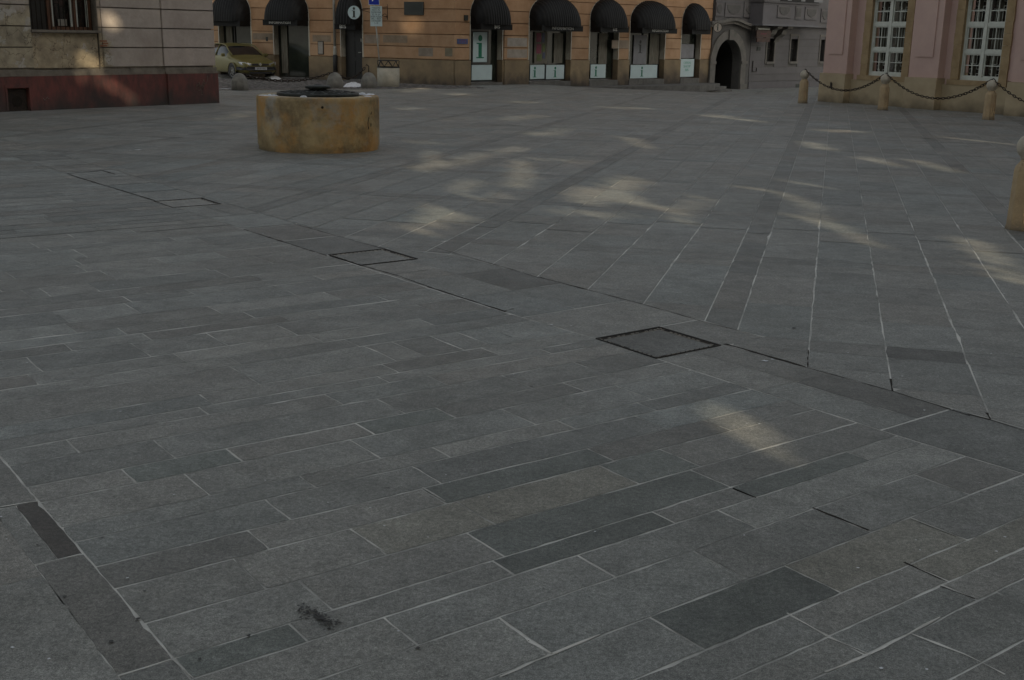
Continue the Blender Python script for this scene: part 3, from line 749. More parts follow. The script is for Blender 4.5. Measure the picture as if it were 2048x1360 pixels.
# painted-over patches on the wall
def patches(sub, lst, mt):
    for (x0, y0, x1, y1, c) in lst:
        m = MB(); fr = sub.fr; a, z1 = fr.uz(x0, y0); b, z0 = fr.uz(x1, y1); m.box(a, b, -.004, -.001, z0, z1, c)
        sub.put(m, 'paint_patch', mt)
MT['patch'] = mat('repaired_plaster', (.36, .33, .29), (.27, .24, .20), scale=3, rough=.9, attr=True)
patches(SR, [(1012, 75.5, 1054, 93.5, (1.05, 1.05, 1.05)), (1012, 98.5, 1054, 115.5, (1, .98, .95)), (1215+9, 80, 1257, 97, (.85, .75, .65)), (911, 48, 937, 69, (.62, .62, .5))], 'patch')
patches(SLf, [(837, 95, 866, 113, (.8, .75, .7)), (890, 96, 905, 113, (.62, .62, .5)), (600+25, 70, 662, 84, (.8, .68, .55)), (729, 69, 760, 87, (.85, .75, .66)), (766, 70, 815, 86, (.8, .68, .55)), (505, 66, 547, 80, (.72, .62, .52))], 'patch')
# windows of the right facade
def glazing(sub, op, parts, y=.30):
    a, b, zs, h, zsill = op; m = MB()
    m.prism([(a, zsill), (b, zsill)]+[(p[0], p[1]) for p in reversed(arc((a+b)/2, (b-a)/2, h, zs, 14))], y+.02, y+.03)
    gl = sub.put(m, 'glass', 'glass')
    f = MB(); t = .045
    f.box(a, a+t, y-.03, y+.019, zsill, zs); f.box(b-t, b, y-.03, y+.019, zsill, zs); f.box(a+t, b-t, y-.03, y+.019, zsill, zsill+.05); f.box(a+t, b-t, y-.03, y+.019, 2.3, 2.36)
    for p in parts: f.box(a+(b-a)*p-.025, a+(b-a)*p+.025, y-.03, y+.019, zsill+.05, 2.3)
    sub.put(f, 'window_frame', 'frame')
def panel(sub, x0, y0, x1, y1, w, letters=(), mt='white', name='sign_panel', d=.02):
    fr = sub.fr; a, z1 = fr.uz(x0, y0, w); b, z0 = fr.uz(x1, y1, w)
    m = MB(); m.box(a, b, w-d, w, z0, z1); o = sub.put(m, name, mt)
    if letters:
        m = MB()
        for (fx, fz, hh) in letters: serif_i(m, a+(b-a)*fx, z0+(z1-z0)*fz, (z1-z0)*hh, w-d)
        sub.put(m, 'letter_i', 'green', o)
    return o, a, b, z0, z1
for k, op in enumerate(opsR): glazing(SR, op, ([], [.5], [.55], [.5], [])[k])
awb = 2.39
txt = {0: (.17, 'BIS', 0, 1.5), 1: (.15, 'INFORMATION', .0, 1.35), 2: (.16, 'BIS', 0, 1.5), 3: (.14, 'INFORMATION', 0, 1.3)}
for k, op in enumerate(opsR): awning(SR, op[0]-.03, op[1]+.03, awb, TOPZ+.03, .72 if k != 1 and k != 3 else .85, txt.get(k))
# dark board and tall white i panel in the first window
o, a, b, z0, z1 = panel(SR, 943, 61, 976, 127, .10, mt='frame', name='sign_board')
o, a, b, z0, z1 = panel(SR, 946, 64, 973, 124, .075, [(.5, .13, .78)])
panel(SR, 943, 130, 983, 159.5, .12)
panel(SR, 1060, 130, 1088, 157.5, .12, [(.32, .12, .76)])
panel(SR, 1092, 130, 1127, 157.5, .12, [(.5, .12, .76)])
panel(SR, 1181, 129, 1210, 155.5, .12, [(.35, .12, .76)])
panel(SR, 1261, 130, 1313, 155.5, .12, [(.42, .12, .76)])
o, a, b, z0, z1 = panel(SR, 1360, 118, 1386, 153, .12)
SR.text('OPEN\nSHOP\nBIS', .17, a+(b-a)*.5, .095, z0+(z1-z0)*.58, 'teal', o, sx=1.35)
o, a, b, z0, z1 = panel(SR, 1359, 88, 1386, 116, .12, mt='grayprint', name='poster')
# posters behind the glass
MT['pRed'] = mat('red_poster', (.22, .04, .07), rough=.6); MT['pBlue'] = mat('blue_poster', (.07, .08, .13), rough=.6); MT['pGreen'] = mat('green_poster', (.12, .15, .04), rough=.6)
o, A0, B0, Z0, Z1 = panel(SR, 1069, 63, 1093, 127, .28, mt='curtain', name='poster_board')
for (x0, y0, x1, y1, mt_) in ((1073, 66, 1082, 84, 'pRed'), (1084, 66, 1089, 85, 'pBlue'), (1073, 88, 1082, 107, 'pRed'), (1085, 88, 1090, 103, 'pGreen'), (1074, 109, 1083, 122, 'pGreen'), (1085, 105, 1090, 117, 'pBlue')):
    panel(SR, x0, y0, x1, y1, .258, mt=mt_, name='poster', d=.005)
panel(SR, 1108, 66, 1124, 126, .28, mt='curtain', name='blind')
o, a, b, z0, z1 = panel(SR, 1268, 70, 1291, 128, .28, mt='grayprint', name='poster_board')
m = MB(); serif_i(m, (a+b)/2, z0+.5, (z1-z0)*.45, .258, .003); SR.put(m, 'letter_i', 'textblack', o)
panel(SR, 1300, 66, 1316, 128, .28, mt='curtain', name='blind'); panel(SR, 1198, 66, 1212, 128, .28, mt='curtain', name='blind')
# small wall furniture on the corner
m = MB(); a, z1 = FR.uz(926, 30); b, z0 = FR.uz(933, 41); m.box(a, b, -.10, -.046, z0, z1); SR.put(m, 'wall_lamp_box', 'textblack')
o, a, b, z0, z1 = panel(SR, 914, 77.5, 935, 88, -.05, mt='blueplate', name='house_number_plate')
SR.text('1772', (z1-z0)*.85, (a+b)/2, -.073, (z0+z1)/2, 'pRed', o, sx=1.25, ext=.001)
o, a, b, z0, z1 = panel(SLf, 809.5, 3.5, 848, 30, 0., mt='textblack', name='plaque', d=.05)
# left facade openings
glazing(SLf, opsL[0], [.35]); glazing(SLf, opsL[1], [.25]);
awning(SLf, opsL[0][0]-.03, opsL[0][1]+.03, 2.36, TOPZ+.03, .8); awning(SLf, opsL[1][0]-.03, opsL[1][1]+.03, 2.42, TOPZ+.03, .85, (.13, 'INFORMATION', 0, 1.35)); awning(SLf, opsL[2][0]-.03, opsL[2][1]+.03, 2.30, TOPZ+.03, .55, (.2, 'BIS', -.1, 1.4))
panel(SLf, 562, 50, 577, 146, .28, mt='curtain', name='blind'); panel(SLf, 452, 48, 466, 90, .28, mt='curtain', name='blind')
m = MB(); a, b = opsL[2][0], opsL[2][1]; m.box(a+.02, b-.02, .25, .3, .1, 2.75)
for k in range(3):
    for j in range(2): m.box(a+.12+(b-a-.24)*j/2+.03, a+.12+(b-a-.24)*(j+1)/2-.03, .235, .25, .2+k*.8, .85+k*.8)
dr = SLf.put(m, 'door', 'blackpipe'); m = MB(); u_, z_ = FL.uz(715, 105); m.box(u_-.09, u_+.05, .17, .2, z_-.015, z_+.015); m.box(u_-.02, u_+.02, .17, .236, z_-.014, z_+.014); u_, z_ = FL.uz(716, 80); m.box(u_-.02, u_+.02, .2, .236, z_-.06, z_+.06); SLf.put(m, 'handle', 'silver', dr)
# door steps
for (a, b, zs, h, zsill) in opsL: m = MB(); m.box(a-.05, b+.05, -.28, -.031, -.2, .06); SLf.put(m, 'doorstep', 'asphalt')
for (a, b, zs, h, zsill) in opsR: m = MB(); m.box(a-.0, b+.0, -.06, -.001, -.5, .1); SR.put(m, 'sill', 'asphalt')
m = MB(); a, z1 = FL.uz(532, 74); b, z0 = FL.uz(536, 82); m.box(a, b, -.02, -.003, z0, z1); SLf.put(m, 'letter_slot', 'textblack')
# poster on the wall: a thing of its own
o, a, b, z0, z1 = panel(SLf, 636, 82, 648, 109, 0., mt='frame', name='wall_notice', d=.03)
m = MB(); m.box(a+.03, b-.03, -.036, -.0305, z0+.03, z1-.03); SLf.put(m, 'notice_paper', 'patch', o)
# info disc on a bracket
disc = (FL.uz(707, 25, -1.0)); ur, zr = disc
m = MB(); n0 = 0
R_ = .265
def disc_mesh(R_, d0, d1):
    m = MB(); ring0 = [(d0, R_*cos(t), R_*sin(t)) for t in [2*pi*i/28 for i in range(28)]]; ring1 = [(d1, p[1], p[2]) for p in ring0]
    n = len(ring0); m.v = ring0+ring1; m.face(list(range(n))); m.face([n+i for i in reversed(range(n))])
    for i in range(n): m.face([i, (i+1) % n, n+(i+1) % n, n+i])
    return m
ds = empty('information_sign', FL.world(ur+.05, -1.0, zr), 0, 'round white hanging sign with a black letter i beside the dark doorway', 'sign')
face_ang = radians(-12)
m = disc_mesh(R_, -.05, .05); m.v = [(p[1], p[0], p[2]) for p in m.v]; o = m.build('rim', 'textblack', ds); o.rotation_euler = (0, 0, face_ang)
for yy in (-.062, .051):
    m = disc_mesh(R_*.985, yy, yy+.011); m.v = [(p[1], p[0], p[2]) for p in m.v]; o = m.build('face', 'white', ds); o.rotation_euler = (0, 0, face_ang)
m = MB(); serif_i(m, 0, -.19, .40, -.063, .004); o = m.build('letter_i', 'textblack', ds); o.rotation_euler = (0, 0, face_ang)
m = MB(); pA = FL.world(ur+.95, 0, zr+.25)-ds.location; pB = FL.world(ur+.95, 0, zr-.15)-ds.location; mid = Vector((.28, .05, .12))
m.tube([pA, mid], .014, 6); m.tube([pB, mid*.9], .012, 6)
pts = [pB+Vector((-.05*k, -.03*k, .05*sin(k)*1.5+.03*k)) for k in range(9)]; m.tube(pts, .010, 6); m.tube([pA+Vector((0, 0, .1)), pB-Vector((0, 0, .1))], .014, 6); m.build('bracket', 'iron', ds)
# drainpipe
u_, z_ = FL.uz(669, 60, -.12)
dp = empty('drainpipe', FL.world(u_, -.12, 0), 0, 'vertical drainpipe, zinc above and black below, between two awnings', 'drainpipe')
m = MB(); m.lathe([(.055, 1.02), (.055, 6.8)], 12); m.build('upper_pipe', 'silver', dp)
m = MB(); m.lathe([(.095, 0.), (.095, 1.05), (.085, 1.06)], 12); m.build('lower_pipe', 'blackpipe', dp)
m = MB(); m.lathe([(.07, 1.06), (.078, 1.1), (.07, 1.3), (.06, 1.42)], 12); m.build('collar', 'silver', dp)

# street sign on its leaning pole
base = G(763, 170); 
sg = empty('parking_sign', base, radians(-8), 'blue parking sign with a white text board below on a thin leaning pole', 'sign')
top = Vector((-.33, .0, 3.9))
m = MB(); m.tube([(0, 0, 0), tuple(top*1.0)], .028, 8); m.build('pole', 'silver', sg)
def onpole(z): return top*(z/top.z)
D_ = base.y
def zpx(y, x=757): return HC-(y-(H0+SL*(x-CX)))*D_/F
zt_, zb2 = zpx(16), zpx(53.5)
m = MB(); c = onpole((zt_+zb2)/2); c.x += .05; hw = .235
m.box(c.x-hw, c.x+hw, -.05, -.035, zb2, zt_); tb = m.build('text_board', 'white', sg)
lines = ['VYHRADENÉ', 'MIESTO  PRE', 'ZÁSOBOVANIE', 'PO - PIA  6-9', 'OKREM VOZIDIEL', 'HMG  |  MESTA', 'S POVOLENÍM', '5 - 10']
for k, t in enumerate(lines): text('lettering', t, .095, (c.x, -.052, zt_-.07-k*(zt_-zb2-.1)/8), 'textblack', tb, sx=.62, ext=.001)
m = MB(); z0b = zpx(14.3); c2 = onpole(z0b+.25); m.box(c2.x-.215+.03, c2.x+.215+.03, -.052, -.036, z0b, z0b+.48); bw = m.build('blue_board', 'white', sg)
m = MB(); m.box(c2.x-.2+.03, c2.x+.2+.03, -.056, -.0522, z0b+.02, z0b+.465); m.build('blue_face', 'blue', bw)
text('lettering', 'P', .42, (c2.x+.03, -.058, z0b+.27), 'textwhite', bw, ext=.002)

# litter bin
bp_ = G(777, 174.5)
bn = empty('litter_bin', bp_*(1+.4/bp_.length), radians(5), 'round pale concrete litter bin with a dark metal lid on struts', 'litter bin')
m = MB(); m.lathe([(.36, 0), (.42, .03), (.425, .70), (.40, .715), (.33, .715), (.33, .5)], 32); m.build('body', 'bin', bn)
m = MB(); ring = [(.43*cos(t), .43*sin(t), .735) for t in [2*pi*i/32 for i in range(32)]]; m.tube(ring, .018, 6, closed=True); m.build('rim', 'blackpipe', bn)
m = MB(); m.lathe([(.34, .97), (.41, .965), (.415, .99), (.34, 1.0), (.05, 1.01), (.001, 1.012)], 32); m.build('lid', 'blackpipe', bn)
m = MB()
for k in range(8):
    a0 = 2*pi*k/8; a1 = 2*pi*(k+.5)/8; a2 = 2*pi*(k+1)/8
    m.tube([(.41*cos(a0), .41*sin(a0), .965), (.42*cos(a1), .42*sin(a1), .74), (.41*cos(a2), .41*sin(a2), .965)], .014, 5)
m.build('strut', 'blackpipe', bn)

# dome bollards with chains
def dome(px, py, label, rod):
    g = G(px, py); o = empty('dome_bollard', g*(1+.3/g.length), 0, label, 'bollard', 'domed concrete bollards at the street edge')
    m = MB(); R_ = .31
    m.lathe([(R_*.98, -.02), (R_, .10), (R_*1.0, .2), (R_*.93, .32), (R_*.80, .42), (R_*.58, .51), (R_*.3, .565), (.001, .58)], 8, rot=pi/8+.3, sm_=False)
    ob_ = m.build('body', 'concrete', o); bevel(ob_, .02)
    if rod:
        m = MB(); m.tube([(0, 0, .57), (0, 0, .80)], .022, 6); m.tube([(0, 0, .80), (-.08, 0, .86), (-.1, 0, .8)], .018, 6); m.build('chain_hook', 'iron', o)
    return o
d1 = dome(480, 181.5, 'domed grey concrete bollard in front of the parked car', False)
d2 = dome(670, 177.5, 'domed grey concrete bollard below the drainpipe', False)
d3 = dome(738, 177.5, 'domed grey concrete bollard with an iron hook, beside the litter bin', True)
def chain(A, B, sag, label, link=.085, r=.011, name='chain', wid=.55):
    A, B = Vector(A), Vector(B); L_ = (B-A).length; m = MB(); 
    def P(t): return A+(B-A)*t-Vector((0, 0, sag*4*t*(1-t)))
    # arc length walk
    N_ = 400; pts = [P(i/N_) for i in range(N_+1)]; acc = 0; out = [pts[0]]
    for p, q in zip(pts, pts[1:]):
        acc += (q-p).length
        if acc >= link: out.append(q); acc = 0
    c0 = out[0]
    for i in range(len(out)-1):
        p, q = out[i], out[i+1]; d = (q-p).normalized(); c = (p+q)/2
        side = d.cross(Vector((0, 0, 1))).normalized(); upv = side.cross(d); w = side if i % 2 else upv
        w = (w+(upv if i % 2 else side)*.35).normalized()
        ring = []
        for k in range(10):
            a = 2*pi*k/10; ring.append(c+d*cos(a)*link*.68+w*sin(a)*link*wid*.62-c0)
        m.tube(ring, r, 5, closed=True)
    o = m.build(name, 'iron', None, c0); tag(o, label, 'chain'); return o
t2 = d2.location+Vector((0, 0, .58)); t3 = d3.location+Vector((-.08, 0, .83)); t1 = d1.location+Vector((0, 0, .5))
chain(t2+Vector((0, 0, .02)), t3, .35, 'iron chain hanging between the two domed bollards nearest the bin', .12, .016)
chain(t1+Vector((.1, 0, .05)), t2+Vector((0, 0, .02)), .28, 'long iron chain sagging between the leftmost domed bollard and the next one', .12, .016)

# snow heaps
def snow(px, py, w, d, h, label):
    g = G(px, py); m = MB(); n = 18; rings = 5; n0 = 0
    ph = random.random()*6
    for j in range(rings+1):
        s_ = 1-j/rings
        for i in range(n):
            a = 2*pi*i/n; k = 1+.25*sin(2*a+ph)+.15*sin(5*a+ph*2)+random.uniform(-.05, .05)
            m.v.append((w*s_*k*cos(a), d*s_*k*sin(a), h*(1-s_**2)*(1+random.uniform(-.15, .15)) if j else -.02))
    for j in range(rings):
        for i in range(n): m.face([j*n+i, j*n+(i+1) % n, (j+1)*n+(i+1) % n, (j+1)*n+i], sm_=True)
    o = m.build('snow_heap', 'snow', None, g+Vector((0, 0, .01))); tag(o, label, 'snow'); return o
snow(707, 174, .42, .5, .16, 'small heap of white snow between two domed bollards')
snow(545, 159, .42, .5, .15, 'flat heap of dirty snow in front of the parked car')
snow(450, 179.5, .3, .3, .03, 'thin patch of snow on the cobbles near the corner of the peeling building')

# ------------------------------------------------------------------ the well
wl, wr = G(516, 298), G(763, 298); R_W = (wr-wl).length/2*.985
R_W *= 1.005; g_ = G(639, 308.5); wc = g_*(1+R_W/g_.length)
well = empty('stone_well', wc, 0, 'low round ochre stone well with a dark iron lid on top', 'well')
HW = .925; R1 = R_W
m = MB(); nb = 7; n_ = 96
b0 = 0
prof = [(R1*.985, -.02), (R1*.985, .05), (R1, .09), (R1, .45), (R1*1.0, HW-.07), (R1*.997, HW-.03), (R1*.985, HW-.008), (R1*.965, HW), (R1*.74, HW), (R1*.73, HW-.02), (R1*.73, HW-.3)]
for k in range(nb):
    a0 = 2*pi*k/nb+.08; kf = random.uniform(.93, 1.05); c = (kf, kf*random.uniform(.98, 1.01), kf*random.uniform(.93, 1.02))
    m.lathe(prof, 18, a0=a0+.0008, a1=a0+2*pi/nb-.0008, c=c)
m.build('body', 'well', well)
m = MB(); m.lathe([(R1*.975, -.0), (R1*.975, HW-.02)], 64, c=(.25, .22, .2)); m.f.pop(); m.c.pop(); m.m.pop(); m.smooth.pop(); m.build('joint_core', 'cornice', well)
m = MB(); rl = R1*.67
m.lathe([(rl, HW-.02), (rl, HW+.035), (rl*.96, HW+.055), (rl*.90, HW+.04), (rl*.90, HW+.015)], 48)
for k in range(16):
    a = 2*pi*k/16; d = Vector((cos(a), sin(a), 0)); n2 = Vector((-sin(a), cos(a), 0)); s0, s1 = .16*R1, rl*.95
    q = [d*s0-n2*.012, d*s1-n2*.03, d*s1+n2*.03, d*s0+n2*.012]
    n0 = len(m.v)
    for t, z in zip(q, (HW+.085, HW+.05, HW+.05, HW+.085)): m.v.append((t.x, t.y, z))
    for t, z in zip(q, (HW+.05, HW+.02, HW+.02, HW+.05)): m.v.append((t.x, t.y, z))
    m.face([n0, n0+1, n0+2, n0+3]); m.face([n0, n0+4, n0+5, n0+1]); m.face([n0+3, n0+2, n0+6, n0+7]); m.face([n0+1, n0+5, n0+6, n0+2])
for rr in (.42, .62, .8):
    ring = [(rl*rr*cos(t), rl*rr*sin(t), HW+.085-.04*rr) for t in [2*pi*i/40 for i in range(40)]]; m.tube(ring, .016, 6, closed=True)
m.build('lid', 'lidiron', well)
m = MB(); m.lathe([(rl*.9, HW+.0), (rl*.9, HW+.012), (.001, HW+.03)], 32); m.build('lid_plate', 'lidiron', well)
m = MB(); m.lathe([(.14, HW+.05), (.15, HW+.10), (.22, HW+.115), (.225, HW+.15), (.19, HW+.165), (.08, HW+.17), (.06, HW+.185), (.001, HW+.19)], 20); m.build('boss', 'lidiron', well)
m = MB()
for k in range(22):
    a = random.uniform(0, 2*pi) if k > 9 else random.uniform(.1, 1.2)
    if k in range(12, 20): a = random.uniform(3.2, 4.6)
    rr = random.uniform(.74, .95)*R1; sx, sy = random.uniform(.03, .10), random.uniform(.02, .06); n0 = len(m.v); hh = random.uniform(.01, .03)
    cx_, cy_ = rr*cos(a), rr*sin(a)
    for j in range(3):
        s_ = (1, .6, .05)[j]
        for i in range(8): t = 2*pi*i/8; m.v.append((cx_+sx*s_*cos(t)*random.uniform(.8, 1.2), cy_+sy*s_*sin(t)*random.uniform(.8, 1.2), HW+(0, .8, 1)[j]*hh+.001))
    for j in range(2):
        for i in range(8): m.face([n0+j*8+i, n0+j*8+(i+1) % 8, n0+(j+1)*8+(i+1) % 8, n0+(j+1)*8+i], sm_=True)
tag(m.build('snow_patch', 'snow', None, wc), 'scraps of white snow lying on the stone rim of the well', 'snow')
m = MB(); a_ = -pi/2+.23
g = Vector((R1*cos(a_), R1*sin(a_), HW-.15)); m.lathe([(.03, 0), (.001, .0)], 8); 
for k in range(8): pass
m = MB(); t_ = Vector((-sin(a_), cos(a_), 0)); m.poly([g*1.0+Vector((cos(a_), sin(a_), 0))*.003+t_*.022*cos(t)+Vector((0, 0, .022*sin(t))) for t in [2*pi*i/12 for i in range(12)]]); m.build('drill_hole', 'gap', well)
m = MB(); rnd = random.Random(4)
for k in range(5):   # scratched marks near the right edge
    aa = -pi/2+1.12+rnd.uniform(-.06, .06); zc = .35+rnd.uniform(0, .35)
    p0 = Vector((R1*1.004*cos(aa), R1*1.004*sin(aa), zc)); aa2 = aa+rnd.uniform(-.03, .03); p1 = Vector((R1*1.004*cos(aa2), R1*1.004*sin(aa2), zc+rnd.uniform(.03, .12))); m.tube([p0, p1], .005, 4)
m.build('graffiti', 'lidiron', well)

# ------------------------------------------------------------------ stone posts with chain
def post(px, py, label, h=1.06, big=1.):
    g = G(px, py); o = empty('stone_post', g*(1+.14/g.length), random.uniform(0, .3), label, 'post', 'stone posts joined by the chain')
    m = MB(); a = .155*big
    m.lathe([(a*1.05, -.03), (a*1.05, .03), (a, .06), (a*.93, .66), (a*.86, .70), (a*.60, .755), (a*.55, .78)], 8, rot=pi/8, sm_=False); s_ = m.build('shaft', 'sand', o); bevel(s_, .012)
    m = MB(); rb = .148*big; zc = .915
    m.lathe([(a*.54, .775), (a*.62, .80)]+[(rb*cos(t), zc+rb*.98*sin(t)) for t in [(-.85+i*(.85+pi/2)/11) for i in range(11)]]+[(.001, zc+rb*.985)], 24); m.build('ball', 'sandtop', o)
    return o, Vector((o.location.x, o.location.y, zc+rb))
PO = [post(1605, 207, 'stone ball-topped post standing free of the pink wall, farthest of the chained posts'), post(1765, 221, 'stone ball-topped post below the left window of the pink building'), post(1976, 240.5, 'stone ball-topped post below the right window of the pink building'), post(2040, 463, 'large stone ball-topped post cut by the right edge, nearest of the posts')]
def T(i, dz=0.02): return PO[i][1]+Vector((0, 0, dz))
chain(T(0), T(1), .58, 'iron chain hanging between the farthest stone post and the middle one', .095, .012)
chain(T(1), T(2), .62, 'iron chain hanging between the stone posts under the two white windows', .095, .012)
nx = Vector((14.6, 28.2, 0)); 
FP = Frame(G(1641, 203), radians(-58))
chain(T(2), nx+Vector((0, 0, 1.06)), .66, 'iron chain running from the third stone post out of the right edge', .095, .012)
wu, wz = FP.uz(1663, 165, -.02); chain(FP.world(wu, -.03, wz), PO[0][1]+(PO[1][1]-PO[0][1])*.36-Vector((0, 0, .52)), .06, 'short iron chain end fixed to the sandstone plinth beside the corner', .095, .012)

# ------------------------------------------------------------------ pink building
pb = empty('pink_building', FP.o, 0, 'pink plastered building with pale sandstone plinth and tall white grilled windows', 'building')
SP_ = Sub(FP, pb); zpl = FP.uz(1660, 146)[1]
def UP(x, y, w=0): return FP.uz(x, y, w)
PEND = 16.; PW = .30     # recess depth of the window bays
pil = [(0., UP(1700, 60)[0]), (UP(1826, 60)[0], UP(1885, 60)[0]), (UP(2035, 60)[0], UP(2035, 60)[0]+(UP(1885, 60)[0]-UP(1826, 60)[0]))]
# periodic beyond the frame
per = pil[2][0]-pil[1][0]
for k in range(1, 3): pil.append((pil[2][0]+per*k, pil[2][1]+per*k))
for (a, b) in pil:
    m = MB(); mp_ = MB(); pl = MB()
    m.box(a, b, 0, PW+.02, zpl, 9.)
    # raised panel
    w_ = b-a; inset = .16*w_+.05
    mp_.box(a+inset, b-inset, -.035, -.001, zpl+.62, 8.5)
    pl.box(a-.05, b+.05, -.09, PW, -.3, zpl-.003, (1.05, 1.05, 1.05))
    po_ = SP_.put(m, 'pilaster', 'pink'); SP_.put(mp_, 'raised_panel', 'pink', po_); SP_.put(pl, 'pilaster_base', 'pinkplinth', po_)
# wall between the pilasters with window holes
wins = []
for (x0, xb0, x1, xb1, yt, yb) in ((1751, 1740, 1824, 1808, 1, 144), (1935, 1921, 2020, 2004, 1, 156)):
    a, zb_ = UP(xb0, yb-1.5, PW+.1); b, _ = UP(xb1, yb, PW+.1); wins.append((a, b, zb_))
zsl = sum(w[2] for w in wins)/2; ww_ = sum(w[1]-w[0] for w in wins)/2
wins = [((w[0]+w[1])/2-ww_/2, (w[0]+w[1])/2+ww_/2) for w in wins]; 
wins.append((wins[1][0]+per, wins[1][1]+per)); wins.append((wins[1][0]+2*per, wins[1][1]+2*per))
zrow = [UP(1745, 99, PW+.1)[1], UP(1752, 51, PW+.1)[1]]
zwt = UP(1757, 1, PW+.1)[1]; ztw = zwt+.06
m = MB(); pl = MB()
edges_ = [0.05]
for k, (a, b) in enumerate(wins):
    L_ = pil[k][1]; R__ = pil[k+1][0]; sa, sb = a-.27, b+.27
    m.box(L_, sa, PW, PW+.4, zpl, 9.); m.box(sb, R__, PW, PW+.4, zpl, 9.); m.box(sa, sb, PW, PW+.4, ztw+.35, 9.)
    m.box(L_, sa, PW, PW+.4, -.3, zpl-.004)
    st = MB()   # stone surround: jambs in blocks of alternating length
    z = zsl-.1; j = 0
    while z < ztw+.34:
        h = min(.34, ztw+.34-z); dl = .012 if j % 2 else 0
        st.box(sa-dl, a, PW-.05, PW+.3, z+.004, z+h, (1, 1, 1)); st.box(b, sb+dl, PW-.05, PW+.3, z+.004, z+h, (1, 1, 1)); z += h; j += 1
    st.box(a, b, PW-.05, PW+.3, ztw, ztw+.34); st.box(sa-.06, sb+.06, PW-.12, PW+.3, zsl-.25, zsl-.10)
    SP_.put(st, 'window_surround', 'pinkstone')
    pl.box(pil[k][1]+.051, pil[k+1][0]-.051, PW-.1, PW-.001, -.3, zsl-.252, (.97, .97, .95))
SP_.put(m, 'wall', 'pink'); SP_.put(pl, 'plinth', 'pinkplinth')
m = MB(); m.box(0, .4, PW+.02, 14, zpl, 9.); SP_.put(m, 'side_wall', 'pink'); m = MB(); m.box(-.05, .4, PW, 14, -.6, zpl-.003); SP_.put(m, 'side_plinth', 'pinkplinth')
m = MB(); m.box(0, PEND+10, 0, 14, 9.0, 9.4); m.box(PEND, PEND+10, 0, 14, -.3, 8.99); SP_.put(m, 'upper_wall', 'pink')
zA, zB, zC, zD = zsl, UP(1745, 99, PW+.1)[1], UP(1752, 49, PW+.1)[1], ztw
for (a, b) in wins[:3]:
    y = PW+.1; f = MB(); t = .07; uc = (a+b)/2
    f.box(a, a+t, y-.04, y+.04, zA-.1, zD); f.box(b-t, b, y-.04, y+.04, zA-.1, zD); f.box(a+t, b-t, y-.04, y+.04, zA-.1, zA); f.box(a+t, b-t, y-.04, y+.04, zD-.06, zD)
    f.box(uc-.05, uc+.05, y-.05, y+.035, zA, zD-.06); 
    for zz in (zB, zC): f.box(a+t, uc-.061, y-.045, y+.035, zz-.055, zz+.055); f.box(uc+.061, b-t, y-.045, y+.035, zz-.055, zz+.055)
    wf = SP_.put(f, 'window', 'winwhite')
    gb = MB()   # glazing bars
    for (l0, l1) in ((a+t, uc-.06), (uc+.06, b-t)):
        for (b0, b1) in ((zA, zB-.055), (zB+.055, zC-.055), (zC+.055, zD-.06)):
            # casement edge
            gb.box(l0+.001, l0+.035, y-.02, y+.02, b0+.001, b1-.001); gb.box(l1-.035, l1-.001, y-.02, y+.02, b0+.001, b1-.001); gb.box(l0+.036, l1-.036, y-.02, y+.02, b0+.001, b0+.035); gb.box(l0+.036, l1-.036, y-.02, y+.02, b1-.035, b1-.001)
            lm = (l0+l1)/2; gb.box(lm-.012, lm+.012, y-.018, y+.018, b0+.036, b1-.036); bm_ = (b0+b1)/2
            gb.box(l0+.036, lm-.0125, y-.016, y+.016, bm_-.012, bm_+.012); gb.box(lm+.0125, l1-.036, y-.016, y+.016, bm_-.012, bm_+.012)
    SP_.put(gb, 'glazing_bar', 'winwhite', wf)
    g_ = MB(); g_.box(a+t, b-t, y+.21, y+.22, zA, zD); SP_.put(g_, 'pane', 'pane', wf)
    # pale inner grille: upright bars in the middle, cross and loop figures above and below
    gr = MB(); yy = y+.12
    for (l0, l1) in ((a+t+.03, uc-.09), (uc+.09, b-t-.03)):
        w_ = l1-l0; lc = l0+w_*.5
        for k in range(5): u_ = l0+w_*(.1+.2*k); gr.tube([(u_, yy, zB-.02), (u_, yy, zC+.05)], .010, 5)
        for (zc, s_) in (((zA+zB)/2, -1), ((zC+zD)/2, 1)):
            hh = (zB-zA)*.5
            for k in (0, 1, 2, 3):
                u_ = l0+w_*(.2+.2*k); gr.tube([(u_, yy, zc-s_*hh*.95), (u_, yy, zc-s_*hh*.15)], .010, 5)
            gr.tube([(lc+w_*.3*cos(t_), yy, zc-s_*hh*.15+s_*hh*.25*sin(t_)) for t_ in [pi*i/8 for i in range(9)]], .011, 5)
            gr.tube([(lc+w_*.12*cos(t_), yy, zc-s_*hh*.15+s_*hh*.12*sin(t_)) for t_ in [pi*i/8 for i in range(9)]], .010, 5)
            q = zc+s_*hh*.55; e = w_*.13; f3 = w_*.34
            cross = [(-f3, e), (-e, e), (-e, f3), (e, f3), (e, e), (f3, e), (f3, -e), (e, -e), (e, -f3), (-e, -f3), (-e, -e), (-f3, -e)]
            gr.tube([(lc+c_[0], yy, q+c_[1]) for c_ in cross], .011, 5, closed=True)
            gr.tube([(l0, yy, q-f3*.9), (l1, yy, q-f3*.9)], .009, 5)
    SP_.put(gr, 'grille', 'winwhite', wf)
    n = 30
    for (l0, l1) in ((a+t+.02+.10, a+t+.30), (uc+.10, uc+.38)):
        cu = MB()
        n0 = len(cu.v)
        for i in range(n+1):
            u_ = l0+(l1-l0)*i/n; w2 = .02*sin(i*1.3); cu.v += [(u_, y+.17+w2, zA), (u_, y+.17+w2, zD)]
        for i in range(n): cu.face([n0+2*i, n0+2*i+2, n0+2*i+3, n0+2*i+1])
        SP_.put(cu, 'curtain', 'curtain', wf)

